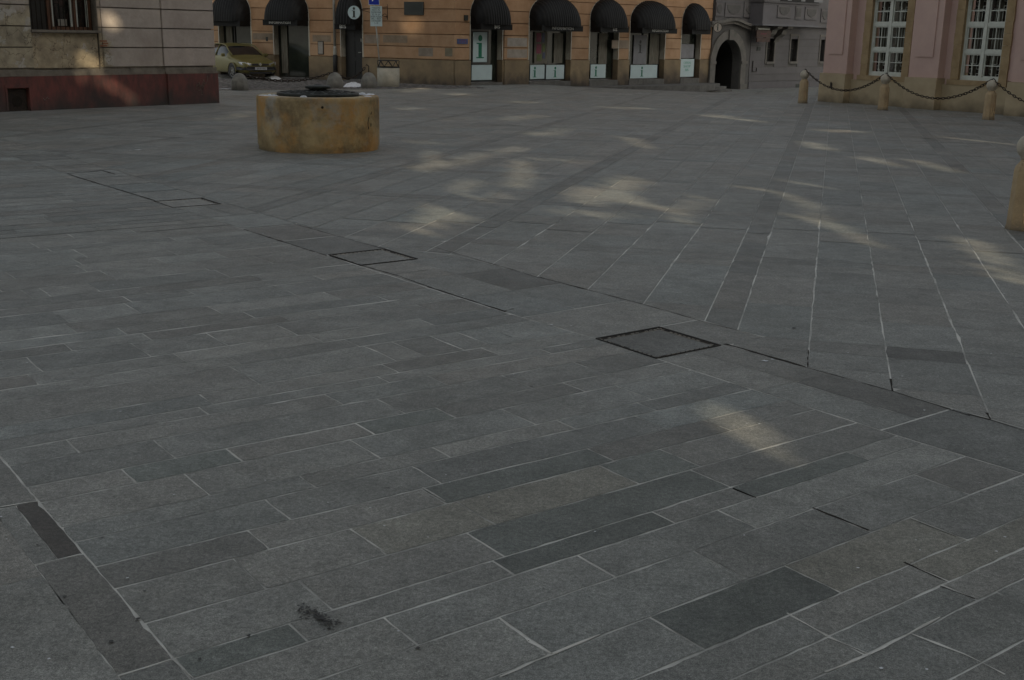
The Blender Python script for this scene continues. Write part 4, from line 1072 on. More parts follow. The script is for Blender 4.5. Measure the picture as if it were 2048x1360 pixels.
# ------------------------------------------------------------------ left building with red plinth
FB = Frame(G(431, 206), radians(52.8)); lb = empty('peeling_building', FB.o, 0, 'old building with peeling grooved plaster above a dark red plinth', 'building'); SB = Sub(FB, lb)
def UB_(x, y, w=0): return FB.uz(x, y, w)
zR = UB_(431, 146)[1]; zM = UB_(428, 133)[1]
ucb = UB_(325, 100)[0]      # left edge of the corner block
wl_, wr_ = UB_(62, 40)[0], UB_(196, 40)[0]; zsill = UB_(130, 60, 0)[1]
# corner block proud by 4 cm; plinth
m = MB(); m.box(ucb+.05, .06, -.10, .5, -.2, zR); m.box(.0, .06, .5, 9, -.2, zR); hx0, hz1 = UB_(12, 176); hx1, hz0 = UB_(60, 222)
m.box(hx1, ucb+.048, -.04, .5, -.2, zR); m.box(hx0, hx1-.002, -.04, .5, hz1, zR); m.box(hx0-20, hx0-.002, -.04, .5, -.2, zR); m.box(hx0, hx1-.002, .10, .5, -.2, hz1-.002)
SB.put(m, 'plinth', 'redplinth')
m = MB(); m.box(hx0+.03, hx1-.03, .05, .095, -.02, hz1-.03); cx_, cz_ = (hx0+hx1)/2, hz1*.42
hs = SB.put(m, 'vent_hatch', 'iron'); m = MB(); m.prism([(cx_+.13*cos(t), cz_+.13*sin(t)) for t in [2*pi*i/20 for i in range(20)]], .042, .049); SB.put(m, 'vent_hole', 'gap', hs)
m = MB(); m.prism([(hx0-.05, -.1), (hx0, -.1), (hx0, hz1), (hx1, hz1), (hx1, -.1), (hx1+.06, -.1), (hx1+.06, hz1+.07), (hx0-.05, hz1+.07)], -.055, -.041); SB.put(m, 'hatch_frame', 'redplinth')
# moulding, worn in places
m = MB(); segs_ = [(-22, -9), (-9, -6.2)]; u = -22.
while u < ucb:
    l = random.uniform(.3, .9); k = random.uniform(-.03, .0) if u > -8 else 0; m.prism([(u, zR+.003), (min(u+l, ucb), zR+.003), (min(u+l, ucb), zM-.02+k*1.5), (u, zM-.02+k*1.2)], -.05-k*.4, .3); u += l
m.box(ucb+.001, .05, -.10, .3, zR+.003, zR+.06); m.box(ucb+.001, .035, -.07, .3, zR+.06, zM-.01); m.box(0, .05, .3, 9, zR+.003, zM-.01)
SB.put(m, 'moulding', 'cornice')
# grooved courses
gr = [zM, UB_(428, 95.5)[1], UB_(426, 59)[1], UB_(424, 23)[1]]; sp_ = (gr[3]-gr[0])/3; gr = [zM+sp_*k for k in range(14)]
m = MB(); core = MB()
core.box(-22, wl_, .035, .5, zM-.1, 8); core.box(wr_, .0, .035, .5, zM-.1, 8); core.box(wl_, wr_, .10, .5, zM-.1, zsill-.06); core.box(wl_, wr_, .035, .5, zsill+2.6, 8); core.box(-.5, 0, .5, 9, zM, 8)
for za, zb_ in zip(gr, gr[1:]):
    z0, z1 = za+.03, zb_
    k = random.uniform(.95, 1.04); m.box(ucb+.02, 0.03, -.035, .034, z0, z1, (k, k*.99, k))
    k = random.uniform(.93, 1.04); m.box(wr_+.10, ucb-.005, 0, .034, z0, z1, (k, k, k))
    k = random.uniform(.93, 1.04); m.box(-22, wl_-.02, 0, .034, z0, z1, (k, k, k))
    m.box(wr_, wr_+.08, .01, .034, z0, z1, (.9, .85, .78))
    m.box(.031, .034, -.035, 9, z0, z1, (1, 1, 1))
m.box(wl_, wr_-.02, .06, .099, zM+.01, zsill-.08, (1.05, 1., .95))
SB.put(core, 'wall_core', 'cornice'); SB.put(m, 'wall', 'peel')
# window
m = MB(); m.box(wl_-.03, wr_+.02, -.06, .32, zsill-.06, zsill); SB.put(m, 'window_sill', 'cornice')
y = .34; zt2 = zsill+2.6; m = MB(); uc0 = UB_(102, 30, y)[0]; um = UB_(147, 30, y)[0]; uR = wr_
m.box(wl_, uc0-.12, .33, .5, zsill, zt2); sh_ = SB.put(m, 'dark_recess', 'frame')  # solid box, its dark colour standing for the shade of the recess
m = MB()
for (a, b) in ((uc0-.12, uc0), (um-.05, um+.05), (uR-.07, uR)): m.box(a, b, y-.04, y+.04, zsill+.08, zt2)
m.box(uc0-.12, uR, y-.04, y+.04, zsill, zsill+.079); wf = SB.put(m, 'window_frame', 'wood')
m = MB()
for (a, b) in ((uc0+.001, uc0+.05), (um-.10, um-.051), (um+.051, um+.11), (uR-.12, uR-.071)): m.box(a, b, y-.02, y+.02, zsill+.081, zt2)
SB.put(m, 'casement', 'winwhite', wf)
m = MB(); m.box(uc0, uR, y+.10, y+.11, zsill, zt2); SB.put(m, 'pane', 'pane', wf)
m = MB(); m.box(um-.42, um-.18, y+.03, y+.05, zsill+.1, zsill+.26); SB.put(m, 'paper_sheet', 'patch', wf)
m = MB(); 
k = wl_+.1
while k < uR: m.tube([(k, .12, zsill), (k, .12, zt2)], .011, 6); k += .125
m.box(wl_, uR, .112, .128, zsill+1.2, zsill+1.23); SB.put(m, 'window_bars', 'iron')
# exposed bricks beside the window
MT['brick'] = mat('exposed_brick', (.30, .13, .07), (.2, .09, .05), scale=8, rough=.9)
m = MB(); u0b, z1b = UB_(200, 80); u1b, z0b = UB_(217, 94); n = 3; hb = (z1b-z0b)/n
for j in range(n):
    u_ = u0b+(.08 if j % 2 else 0)
    while u_ < u1b-j*.02: m.box(u_, min(u_+.2, u1b), -.001, .03, z0b+j*hb+.012, z0b+(j+1)*hb-.004); u_ += .215
SB.put(m, 'exposed_brick', 'brick')
# chalk scribbles
m = MB(); rnd = random.Random(3)
for k in range(13):
    u_, z_ = UB_(392+k*1.6, 171+rnd.uniform(-6, 6), -.1); pts = [(u_, -.104, z_)]
    for j in range(3): pts.append((pts[-1][0]+rnd.uniform(-.05, .07), -.104, pts[-1][2]+rnd.uniform(-.12, .12)))
    m.tube(pts, .006, 4)
for k in range(4):
    u_, z_ = UB_(86+k*3, 197+rnd.uniform(-2, 2), -.04); m.tube([(u_, -.044, z_), (u_+.04, -.044, z_+rnd.uniform(-.08, .08))], .006, 4)
SB.put(m, 'graffiti', 'cornice')

# ------------------------------------------------------------------ platform steps and grey building
st_ = []
def gp(px, py, z): return G(px, py, z)
wallA = FR.world(u_of(FR, 1150), -.031); wallB = FR.world(uEndR+.4, -.031)
for k, (zt3, fr_) in enumerate(((-.15, [(1130, 175.2), (1250, 172.8), (1330, 171.6), (1400, 170.6), (1428, 169), (1440, 166.8)]), (-.29, [(1180, 177.5), (1300, 176.2), (1400, 175.5), (1440, 174), (1453, 172.5)]), (-.42, [(1250, 181), (1380, 181.2), (1440, 180.8), (1464, 179.3)]))):
    pts = [G(x, y, zt3) for x, y in fr_]; pts = [(p.x, p.y) for p in pts]
    e = pts[-1]; dd = FR.d; 
    s0 = Vector((e[0], e[1], 0))-FR.o; ue = s0.dot(FR.d); tail = FR.world(ue+.3, -.04 if k == 0 else -.3)
    pts += [(tail.x, tail.y), (FR.world(2., -.04).x, FR.world(2., -.04).y)]
    m = MB(); m.zprism([(p[0], p[1]) for p in pts], -1.2+.01*k, zt3); o = m.build('steps', 'asphalt'); struct(o)
    o.name = 'terrace_step'; 
gA = G(1424, 183, -.55)
FG = Frame((FR.world(uEndR+.02, -.1).x, FR.world(uEndR+.02, -.1).y), radians(44)); gb_ = empty('grey_building', FG.o, 0, 'grey baroque building with arched stone portal and projecting oriel', 'building'); SG = Sub(FG, gb_)
def UG(x, y, w=0): return FG.uz(x, y, w)
GE = 17
pa, pzb = UG(1429, 165), 0; paL, paR = UG(1428, 150)[0], UG(1479, 150)[0]; ptop = UG(1462, 78)[1]; Rp = (paR-paL)/2; psp = ptop-Rp*1.05
# courses
wn = []
for (x0, x1, yt, yb) in ((1533.5, 1548, 70, 123), (1580.5, 1594, 73, 123), (1640, 1649, 76, 124), (1700, 1712, 78, 125)):
    wn.append((UG(x0, 100)[0], UG(x1, 100)[0], UG(x0, yb)[1], UG(x0, yt)[1]))
wsz = sum(w[2] for w in wn[:2])/2; wtz = sum(w[3] for w in wn[:2])/2
core = MB(); bd = MB()
us = [paR]+[v for w in wn for v in (w[0], w[1])]+[GE]
core.prism([(0, -1.2), (paL, -1.2)]+arc((paL+paR)/2, Rp, Rp*1.05, psp, 20)+[(paR, -1.2), (us[1], -1.2), (us[1], 12), (0, 12)], .04, .5)
for i in range(1, len(us)-1, 1):
    a, b = us[i], us[i+1]
    if i % 2 == 1: core.box(a, b, .04, .5, wtz, 12); core.box(a, b, .04, .5, -1.2, wsz)
    else: core.box(a, b, .04, .5, -1.2, 12)
zs_ = [UG(1520, y)[1] for y in (163, 150, 134.5, 119.5, 105, 92)]; stp = (zs_[-1]-zs_[0])/5; zz = [zs_[0]+stp*k for k in range(7)]; ubs = UG(1500, 120)[0]
for za, zb_ in zip(zz, zz[1:]):
    segs2 = [(ubs, GE)]
    if zb_ > wsz+.05:
        segs2 = []; cur = ubs
        for w in wn: segs2.append((cur, w[0]-.12)); cur = w[1]+.12
        segs2.append((cur, GE))
    for a, b in segs2: bd.box(a, b, .005, .04, za+.02, zb_, tuple([random.uniform(.94, 1.05)]*3))
bd.box(ubs, GE, -.02, .04, -1.2, zs_[0], (.92, .92, .95)); bd.box(ubs, GE, .005, .04, zz[-1]+.02, zz[-1]+2.5)
SG.put(core, 'wall_core', 'greyrelief'); SG.put(bd, 'wall', 'greywall')
# portal surround
m = MB(); uc = (paL+paR)/2
o1 = arc(uc, Rp+.42, Rp*1.05+.42, psp, 24); i1 = arc(uc, Rp, Rp*1.05, psp, 24)
m.prism([(paL-.42, -1.2), (paL, -1.2)]+i1+[(paR, -1.2), (paR+.42, -1.2)]+list(reversed(o1)), -.06, .04)
m.box(paL-.55, paL+.0, -.10, -.061, -1.2, -.25); m.box(paR, paR+.55, -.10, -.061, -1.2, -.25)
m.box(uc-.16, uc+.16, -.14, -.061, ptop-.05, ptop+.45)
m.box(paL-.5, paL, -.11, -.061, psp-.08, psp+.05); m.box(paR, paR+.5, -.11, -.061, psp-.08, psp+.05)
SG.put(m, 'portal', 'greystone')
m = MB(); m.box(0.02, ubs, -.0, .04, ptop-2, ptop+1.0, (1.1, 1.08, 1.05)); 
# wavy cornice above the portal
cz = [UG(1404+8*k, 0)[0] for k in range(3)]
m2 = MB(); P0 = [(1421, 43), (1436, 41.5), (1448, 39), (1460, 36.5), (1472, 36.5), (1482, 40), (1492, 45), (1502, 48), (1520, 48.5), (1545, 50)]
q = [UG(x, y, -.2) for x, y in P0]
for off, dp_ in ((.0, .32), (.14, .18)):
    for (a, b) in zip(q, q[1:]): m2.prism([(a[0], a[1]-.13-off), (b[0], b[1]-.13-off), (b[0], b[1]-off), (a[0], a[1]-off)], -dp_, .0)
SG.put(m2, 'cornice', 'greystone')
# door recess
m = MB(); m.box(paL-.1, paR+.1, 1.6, 1.65, -1.2, ptop+.2); SG.put(m, 'doorway_back', 'dark')
m = MB(); m.prism([(paL-.02, -1.2), (paL, -1.2)]+arc(uc, Rp, Rp*1.05, psp, 20)+[(paR, -1.2), (paR+.02, -1.2)]+list(reversed(arc(uc, Rp+.02, Rp*1.05+.02, psp, 20))), .5, 1.6); SG.put(m, 'passage', 'dark')
m = MB(); a, z1 = UG(1441, 133, 1.5); b, z0 = UG(1462, 139, 1.5); m.box(a, b, 1.5, 1.52, z0, z1); SG.put(m, 'door_plate', 'blueplate')
# parapet panels with relief and oriel
zp0, zp1 = UG(1500, 44)[1], UG(1500, 8)[1]
m = MB(); rl_ = MB(); 
def cart(x0, y0, x1, y1, w, shape):
    m = MB(); rl_ = MB(); a, z1 = UG(x0, y0, w); b, z0 = UG(x1, y1, w); m.box(a, b, w-.05, w, z0, z1, (1.12, 1.1, 1.08)); c_, cz_ = (a+b)/2, (z0+z1)/2; hw, hh = (b-a)/2*.78, (z1-z0)/2*.72
    m.box(a-.04, b+.04, w-.07, w-.051, z0-.05, z0); m.box(a-.04, b+.04, w-.07, w-.051, z1, z1+.04); 
    if shape == 0: P_ = [(c_-hw, cz_+hh), (c_+hw, cz_+hh), (c_+hw*.95, cz_), (c_+hw*.6, cz_-hh*.7), (c_, cz_-hh), (c_-hw*.6, cz_-hh*.7), (c_-hw*.95, cz_)]
    elif shape == 1: P_ = [(c_+hw*(1+.08*cos(6*t))*cos(t)**1 if True else 0, cz_+hh*(1+.1*cos(5*t))*sin(t)) for t in [2*pi*i/24 for i in range(24)]]
    else: P_ = [(c_-hw, cz_-hh), (c_+hw, cz_-hh), (c_+hw, cz_+hh), (c_-hw, cz_+hh)]
    rl_.prism(P_, w-.075, w-.052); q_ = SG.put(m, 'panel', 'greywall'); SG.put(rl_, 'relief', 'greyrelief', q_)
m.box(0.02, UG(1526, 30)[0], -.04, .0, zp0-.15, 12)
cart(1432, 5, 1443, 30, -.04, 1); cart(1450, 6, 1482, 33, -.04, 0); cart(1488, 4, 1522, 34, -.04, 1)
SG.put(m, 'upper_wall', 'greywall')
m = MB(); OD = -.9; oa, ob2 = UG(1526, 30, OD)[0], UG(1636, 30, OD)[0]; zo0 = UG(1560, 48.5, OD)[1]; zo1 = UG(1560, 6, OD)[1]
m.box(oa, ob2, OD, .0, zo0, 5.4, (1.05, 1.05, 1.08)); m.box(oa-.06, ob2+.06, OD-.06, 0, zo0-.09, zo0-.001, (1.25, 1.3, 1.35)); m.box(ob2, GE, -.25, .0, zo0-.1, 5.2)
m.box(oa-.05, ob2+.05, OD-.08, 0, zo1, zo1+.08, (.8, .8, .8)); SG.put(m, 'oriel', 'greywall')
cart(1555, 11, 1579, 34, OD, 0); cart(1591, 13, 1600, 37, OD, 2); cart(1610, 15, 1632, 38, OD, 0); cart(1642, 19, 1656, 44, -.25, 0)
# upper windows of the oriel
for (x0, x1) in ((1575, 1583), (1602, 1610), (1628, 1645)): m = MB(); a = UG(x0, 2, OD)[0]; b = UG(x1, 2, OD)[0]; m.box(a, b, OD-.02, OD-.013, zo1+.14, zo1+1.2); SG.put(m, 'oriel_window', 'grayprint')
m = MB(); a = UG(1560, 2, OD)[0]; m.box(a, ob2, OD-.012, OD-.0005, zo1+.09, zo1+1.3); SG.put(m, 'oriel_glass', 'dark')
# corbels under the oriel
for (x0, x1) in ((1541, 1556), (1562, 1590)):
    m = MB(); a = UG(x0, 60, -.4)[0]; b = UG(x1, 60, -.4)[0]
    for (u_a, u_b) in ((a, a+.35),):
        prof2 = [(0, zo0-.1), (OD*.95, zo0-.1), (OD*.9, zo0-.2), (OD*.6, zo0-.3), (OD*.5, zo0-.5), (OD*.2, zo0-.65), (0, zo0-.9)]; n0 = len(m.v); k_ = len(prof2)
        m.v += [(u_a, p[0], p[1]) for p in prof2]+[(u_b+.1, p[0], p[1]) for p in prof2]; m.face(list(range(n0, n0+k_))); m.face([n0+k_+i for i in reversed(range(k_))])
        for i in range(k_): m.face([n0+i, n0+(i+1) % k_, n0+k_+(i+1) % k_, n0+k_+i])
    SG.put(m, 'corbel', 'greystone')
# windows
for (a, b, z0, z1) in wn:
    m = MB(); m.box(a-.11, a, -.03, .3, wsz-.12, wtz+.1); m.box(b, b+.11, -.03, .3, wsz-.12, wtz+.1); m.box(a, b, -.03, .3, wtz, wtz+.1); m.box(a, b, -.06, .3, wsz-.12, wsz); wf = SG.put(m, 'window', 'greystone')
    m = MB(); m.box(a, b, .25, .26, wsz, wtz); SG.put(m, 'pane', 'dark', wf)
    m = MB(); uc_ = (a+b)/2; m.box(uc_-.02, uc_+.02, .2, .24, wsz, wtz); m.box(a, b, .2, .24, (wsz+wtz)/2-.02, (wsz+wtz)/2+.02); SG.put(m, 'window_bar', 'frame', wf)
m = MB(); a, z1 = UG(1514, 94); b, z0 = UG(1520, 101.5); m.box(a, b, -.03, .0, z0, z1); SG.put(m, 'wall_box', 'textblack')
m = MB(); a, z1 = UG(1506, 122, -.03); b, z0 = UG(1513, 143.5, -.03); m.box(a, a+.02, -.05, -.0, z0, z1); m.box(a, b, -.05, 0, z0, z0+.025); m.box(b-.02, b, -.05, 0, z0, z0+.2); SG.put(m, 'notice_frame', 'frame')
m = MB(); a, z1 = UG(1591, 168); b, z0 = UG(1598, 180); m.box(a, b, -.05, -.021, z0, z1); SG.put(m, 'cellar_vent', 'textblack')
# hanging shop board
a, z1 = UG(1512, 60, -.5); b, z0 = UG(1540, 84, -.5)
hb_ = empty('hanging_board', FG.world(a, -.5, z1), FG.a, 'dark brown shop board hanging from a metal bar beside the grey portal', 'sign')
m = MB(); L_ = b-a; h_ = z1-z0; m.box(.05, L_, -.03, .03, -h_*.62, -.0); m.box(.12, L_*.95, -.03, .03, -h_, -h_*.66); m.build('board', 'reddoor', hb_)
m = MB(); m.box(-.1, L_+.1, -.03, .03, .10, .16); m.box(-.1, -.04, -.06, .06, -.02, .25); m.box(L_*.9, L_*.96, -.02, .5, .10, .14); m.build('bar', 'frame', hb_)
m = MB(); m.box(.12, L_*.9, -.04, .04, .03, .085); m.build('lamp_tube', 'silver', hb_)
text('lettering', 'BEVANDA', h_*.2, (L_*.5, -.032, -h_*.3), 'pRed', hb_, sx=1., ext=.001); 
# second information disc
u2, z2 = UG(1435, 55, -.6); d2_ = empty('information_sign', FG.world(u2, -.6, z2), radians(10), 'round pale sign with a dark letter i above the grey portal, on a scrolled bracket', 'sign')
m = disc_mesh(.21, -.03, .03); m.v = [(p[1], p[0], p[2]) for p in m.v]; m.build('disc', 'patch', d2_)
m = MB(); m.tube([(.215*cos(t), -.03, .215*sin(t)) for t in [2*pi*i/28 for i in range(28)]], .014, 5, closed=True); m.build('rim', 'iron', d2_)
m = MB(); serif_i(m, 0, -.14, .30, -.032, .004); m.build('letter_i', 'textblack', d2_)
m = MB(); w0 = Vector((-.75, .15, .12)); m.tube([w0, Vector((-.4, .05, .05)), Vector((-.2, 0, 0))], .016, 5); m.tube([w0+Vector((.1+.12*k/8*cos(k*.9), 0, -.1+.16*k/8*sin(k*.9))) for k in range(9)], .012, 5); m.tube([(0, 0, .2), (0, 0, .34), (-.5, .1, .30)], .012, 5); m.build('bracket', 'iron', d2_)

# ------------------------------------------------------------------ parked car
MT['carpaint'] = mat('gold_green_paint', (.16, .14, .05), (.14, .125, .043), scale=1, rough=.38, metal=.25, spec=.4)
MT['carglass'] = mat('car_glass', (.012, .014, .016), rough=.12, spec=.3)
MT['cartrim'] = mat('car_black_trim', (.022, .022, .026), rough=.5)
MT['tyre'] = mat('tyre_rubber', (.018, .018, .018), rough=.85)
MT['rimm'] = mat('wheel_rim', (.20, .20, .20), (.12, .12, .12), rough=.35, metal=.7)
MT['lamp'] = mat('headlight_lens', (.55, .57, .6), (.25, .26, .28), scale=22, rough=.1, metal=.3, spec=.8)
MT['plate'] = mat('number_plate', (.5, .52, .55), rough=.4)
head = radians(-52)      # direction of the nose
car = empty('parked_car', (0, 0, 0), 0, 'gold-green hatchback parked on the cobbles beyond the peeling building', 'car')
# stations: x from the nose backwards, (half width, sill z, belt z, top z, top half width)
ST = [(0.00, .60, .30, .62, .66, .50), (.06, .72, .26, .66, .72, .60), (.25, .81, .24, .70, .80, .66), (.60, .86, .24, .76, .87, .68), (1.00, .87, .24, .83, .93, .69), (1.12, .875, .24, .86, .96, .70), (1.50, .88, .24, .90, 1.17, .66), (1.85, .88, .24, .92, 1.36, .60), (2.15, .88, .24, .93, 1.435, .585), (2.7, .88, .24, .95, 1.46, .58), (3.3, .88, .24, .97, 1.43, .56), (3.65, .875, .24, .99, 1.33, .54), (3.95, .86, .26, 1.0, 1.08, .60), (4.15, .82, .30, .92, .96, .64), (4.2, .76, .36, .80, .84, .6)]
def sect(s):
    x, hw, z0, zb, zt, th = s
    return [(0, z0), (hw*.86, z0), (hw*.985, z0+.09), (hw, (z0+zb)/2), (hw*.985, zb-.06), (hw*.95, zb), ((hw*.95+th)/2+.03, (zb+zt)/2+.01), (th, zt-.025), (th*.8, zt), (0, zt+.015)]
body, glassm = MB(), {}
K = 10
for sgn in (-1, 1):
    n0 = len(body.v)
    for s in ST:
        for p in sect(s): body.v.append((-s[0], sgn*p[0], p[1]))
    for i in range(len(ST)-1):
        for j in range(K-1):
            x = ST[i][0]; isw = False
            side = (j in (5, 6)) and 1.5 <= x < 3.65
            wind = (j in (7, 8)) and 1.12 <= x < 1.85; wind |= (j in (6,)) and 1.12 <= x < 1.5 and False
            mi = 1 if (side or wind) else 0
            idx = [n0+i*K+j, n0+(i+1)*K+j, n0+(i+1)*K+j+1, n0+i*K+j+1]
            body.face(idx if sgn < 0 else idx[::-1], m=mi, sm_=True)
    body.face([n0+j for j in range(K)], m=0)
bo = body.build('body', ['carpaint', 'carglass'], car)
md = bo.modifiers.new('sub', 'SUBSURF'); md.levels = 1; md.render_levels = 2
# pillars and roof edge
m = MB()
for sgn in (-1, 1):
    m.tube([(-1.1, sgn*.72, .97), (-1.5, sgn*.69, 1.17), (-1.85, sgn*.635, 1.36), (-2.15, sgn*.61, 1.42), (-2.7, sgn*.60, 1.44), (-3.3, sgn*.58, 1.41), (-3.65, sgn*.57, 1.32), (-3.95, sgn*.66, 1.05)], .028, 6)
    m.tube([(-2.5, sgn*.86, .95), (-2.5, sgn*.62, 1.42)], .03, 5)
m.build('pillar', 'carpaint', car)
def wheel(x, sgn):
    wz = .31; o = empty('wheel', (-x, sgn*.80, wz), 0); o.parent = car
    m = MB(); prof = [(.20, -.09), (.29, -.10), (.312, -.06), (.312, .06), (.29, .10), (.20, .09)]; n = 28
    for r_, y_ in prof:
        for i in range(n): m.v.append((r_*cos(2*pi*i/n), y_*sgn, r_*sin(2*pi*i/n)))
    for j in range(len(prof)-1):
        for i in range(n): m.face([j*n+i, j*n+(i+1) % n, (j+1)*n+(i+1) % n, (j+1)*n+i], sm_=True)
    m.build('tyre', 'tyre', o)
    m = MB()
    for k in range(7):
        a = 2*pi*k/7; d = (cos(a), sin(a)); t = (-sin(a), cos(a)); m.v += [(d[0]*.04-t[0]*.035, sgn*.088, d[1]*.04-t[1]*.035), (d[0]*.2-t[0]*.02, sgn*.075, d[1]*.2-t[1]*.02), (d[0]*.2+t[0]*.02, sgn*.075, d[1]*.2+t[1]*.02), (d[0]*.04+t[0]*.035, sgn*.088, d[1]*.04+t[1]*.035)]; m.face([4*k, 4*k+1, 4*k+2, 4*k+3])
    ring = [(.2*cos(2*pi*i/24), sgn*.08, .2*sin(2*pi*i/24)) for i in range(24)]; m.tube(ring, .014, 5, closed=True); m.build('rim', 'rimm', o)
    m = MB(); n = 20   # dark wheel arch
    for i in range(n+1):
        a = pi*i/n*1.16-.25; m.v += [(.375*cos(a), sgn*.095, .375*sin(a)), (.30*cos(a), sgn*.09, .30*sin(a)), (.30*cos(a), -sgn*.1, .30*sin(a))]
    for i in range(n): m.face([3*i, 3*i+1, 3*i+4, 3*i+3]); m.face([3*i+1, 3*i+2, 3*i+5, 3*i+4])
    m.build('wheel_arch', 'cartrim', o)
    m = MB(); m.tube([(.39*cos(pi*i/16), sgn*.10, .39*sin(pi*i/16)) for i in range(17)], .02, 6); m.build('arch_lip', 'carpaint', o)
for x in (.82, 3.44):
    for s_ in (-1, 1): wheel(x, s_)
def patch(name, mt, pts, parent=car, d=.012, thick=None):   # pts outward polygon, extruded along +x of the nose
    m = MB(); n = len(pts); m.v = [tuple(p) for p in pts]+[(p[0]-.06, p[1]*.97, p[2]) for p in pts]; m.face(list(range(n))); m.face([n+i for i in reversed(range(n))])
    for i in range(n): m.face([i, (i+1) % n, n+(i+1) % n, n+i])
    return m.build(name, mt, parent)
for s_ in (-1, 1):
    patch('headlight', 'lamp', [(.015, s_*.40, .60), (-.03, s_*.62, .575), (-.16, s_*.79, .62), (-.30, s_*.845, .72), (-.22, s_*.80, .75), (-.05, s_*.62, .71), (.012, s_*.42, .67)])
    patch('grille', 'cartrim', [(.025, s_*.08, .59), (.022, s_*.37, .60), (.018, s_*.37, .665), (.022, s_*.10, .675)])
patch('badge', 'silver', [(.045, 0, .565), (.045, .055, .63), (.04, 0, .70), (.045, -.055, .63)])
patch('bumper_strip', 'cartrim', [(.035, -.60, .40), (.06, 0, .39), (.035, .60, .40), (.02, .66, .46), (.035, .6, .545), (.06, 0, .54), (.035, -.6, .545), (.02, -.66, .46)])
patch('lower_grille', 'dark' if False else 'cartrim', [(.03, -.5, .27), (.04, 0, .26), (.03, .5, .27), (.035, .5, .34), (.045, 0, .34), (.035, -.5, .34)])
for s_ in (-1, 1):
    m = MB(); m.v = [(-.02, s_*.62, .40), (-.16, s_*.80, .40), (-.42, s_*.875, .41), (-.42, s_*.875, .53), (-.16, s_*.815, .54), (-.02, s_*.64, .54)]; m.face([0, 1, 2, 3, 4, 5]); m.v = [(p[0]+.012, p[1]*1.015, p[2]) for p in m.v]; m.build('bumper_corner', 'cartrim', car)
np_ = patch('number_plate', 'plate', [(.075, -.26, .415), (.075, .26, .415), (.075, .26, .525), (.075, -.26, .525)])
text('lettering', 'BA·813EU', .1, (.078, 0, .468), 'textblack', np_, rot=(pi/2, 0, pi/2), sx=.95, ext=.0008)
for s_ in (-1, 1):
    m = MB(); m.box(-1.52, -1.40, s_*.90-.0, s_*1.06, .92, 1.05) if s_ > 0 else m.box(-1.52, -1.40, -1.06, -.90, .92, 1.05); mo = m.build('mirror', 'carpaint', car); bevel(mo, .035, 3)
m = MB(); m.tube([(-1.20, -.40, .985), (-1.32, .05, 1.06)], .008, 4); m.tube([(-1.20, .10, .995), (-1.32, .5, 1.05)], .008, 4); m.build('wiper', 'cartrim', car)
# place: image-left front wheel touches the ground under pixel (469,159)
wp = G(469, 159.); hx = Vector((cos(head), sin(head), 0)); hy = Vector((-sin(head), cos(head), 0))
# the car's right side (local -y) faces the camera side
loc = wp-(hx*(-.82)+hy*(-.80)); car.location = loc; car.rotation_euler = (0, 0, head)

# ------------------------------------------------------------------ light
EL = radians(18); az = atan2(.47, -.88)      # azimuth of the sun measured from +Y towards +X
to_sun = Vector((sin(az)*cos(EL), cos(az)*cos(EL), sin(EL))).normalized()
ld = bpy.data.lights.new('sun', 'SUN'); ld.energy = 4.4; ld.angle = radians(.5); ld.color = (1., .86, .62)
lo = bpy.data.objects.new('sun', ld); COL.objects.link(lo); lo.rotation_mode = 'QUATERNION'; lo.rotation_quaternion = to_sun.to_track_quat('Z', 'Y')
wd = bpy.data.worlds.new('World'); scene.world = wd; wd.use_nodes = True; nt = wd.node_tree; bg = nt.nodes['Background']
sk = nt.nodes.new('ShaderNodeTexSky'); sk.sky_type = 'NISHITA'; sk.sun_disc = False; sk.sun_elevation = EL; sk.sun_rotation = az; sk.dust_density = 2.5; sk.air_density = 1.
hv = nt.nodes.new('ShaderNodeHueSaturation'); hv.inputs['Saturation'].default_value = .36; nt.links.new(sk.outputs[0], hv.inputs['Color'])
mxw = nt.nodes.new('ShaderNodeMixRGB'); mxw.blend_type = 'MULTIPLY'; mxw.inputs[0].default_value = 1; mxw.inputs[2].default_value = (1.48, 1.45, 1.36, 1)
nt.links.new(hv.outputs[0], mxw.inputs[1]); nt.links.new(mxw.outputs[0], bg.inputs[0]); bg.inputs[1].default_value = .15

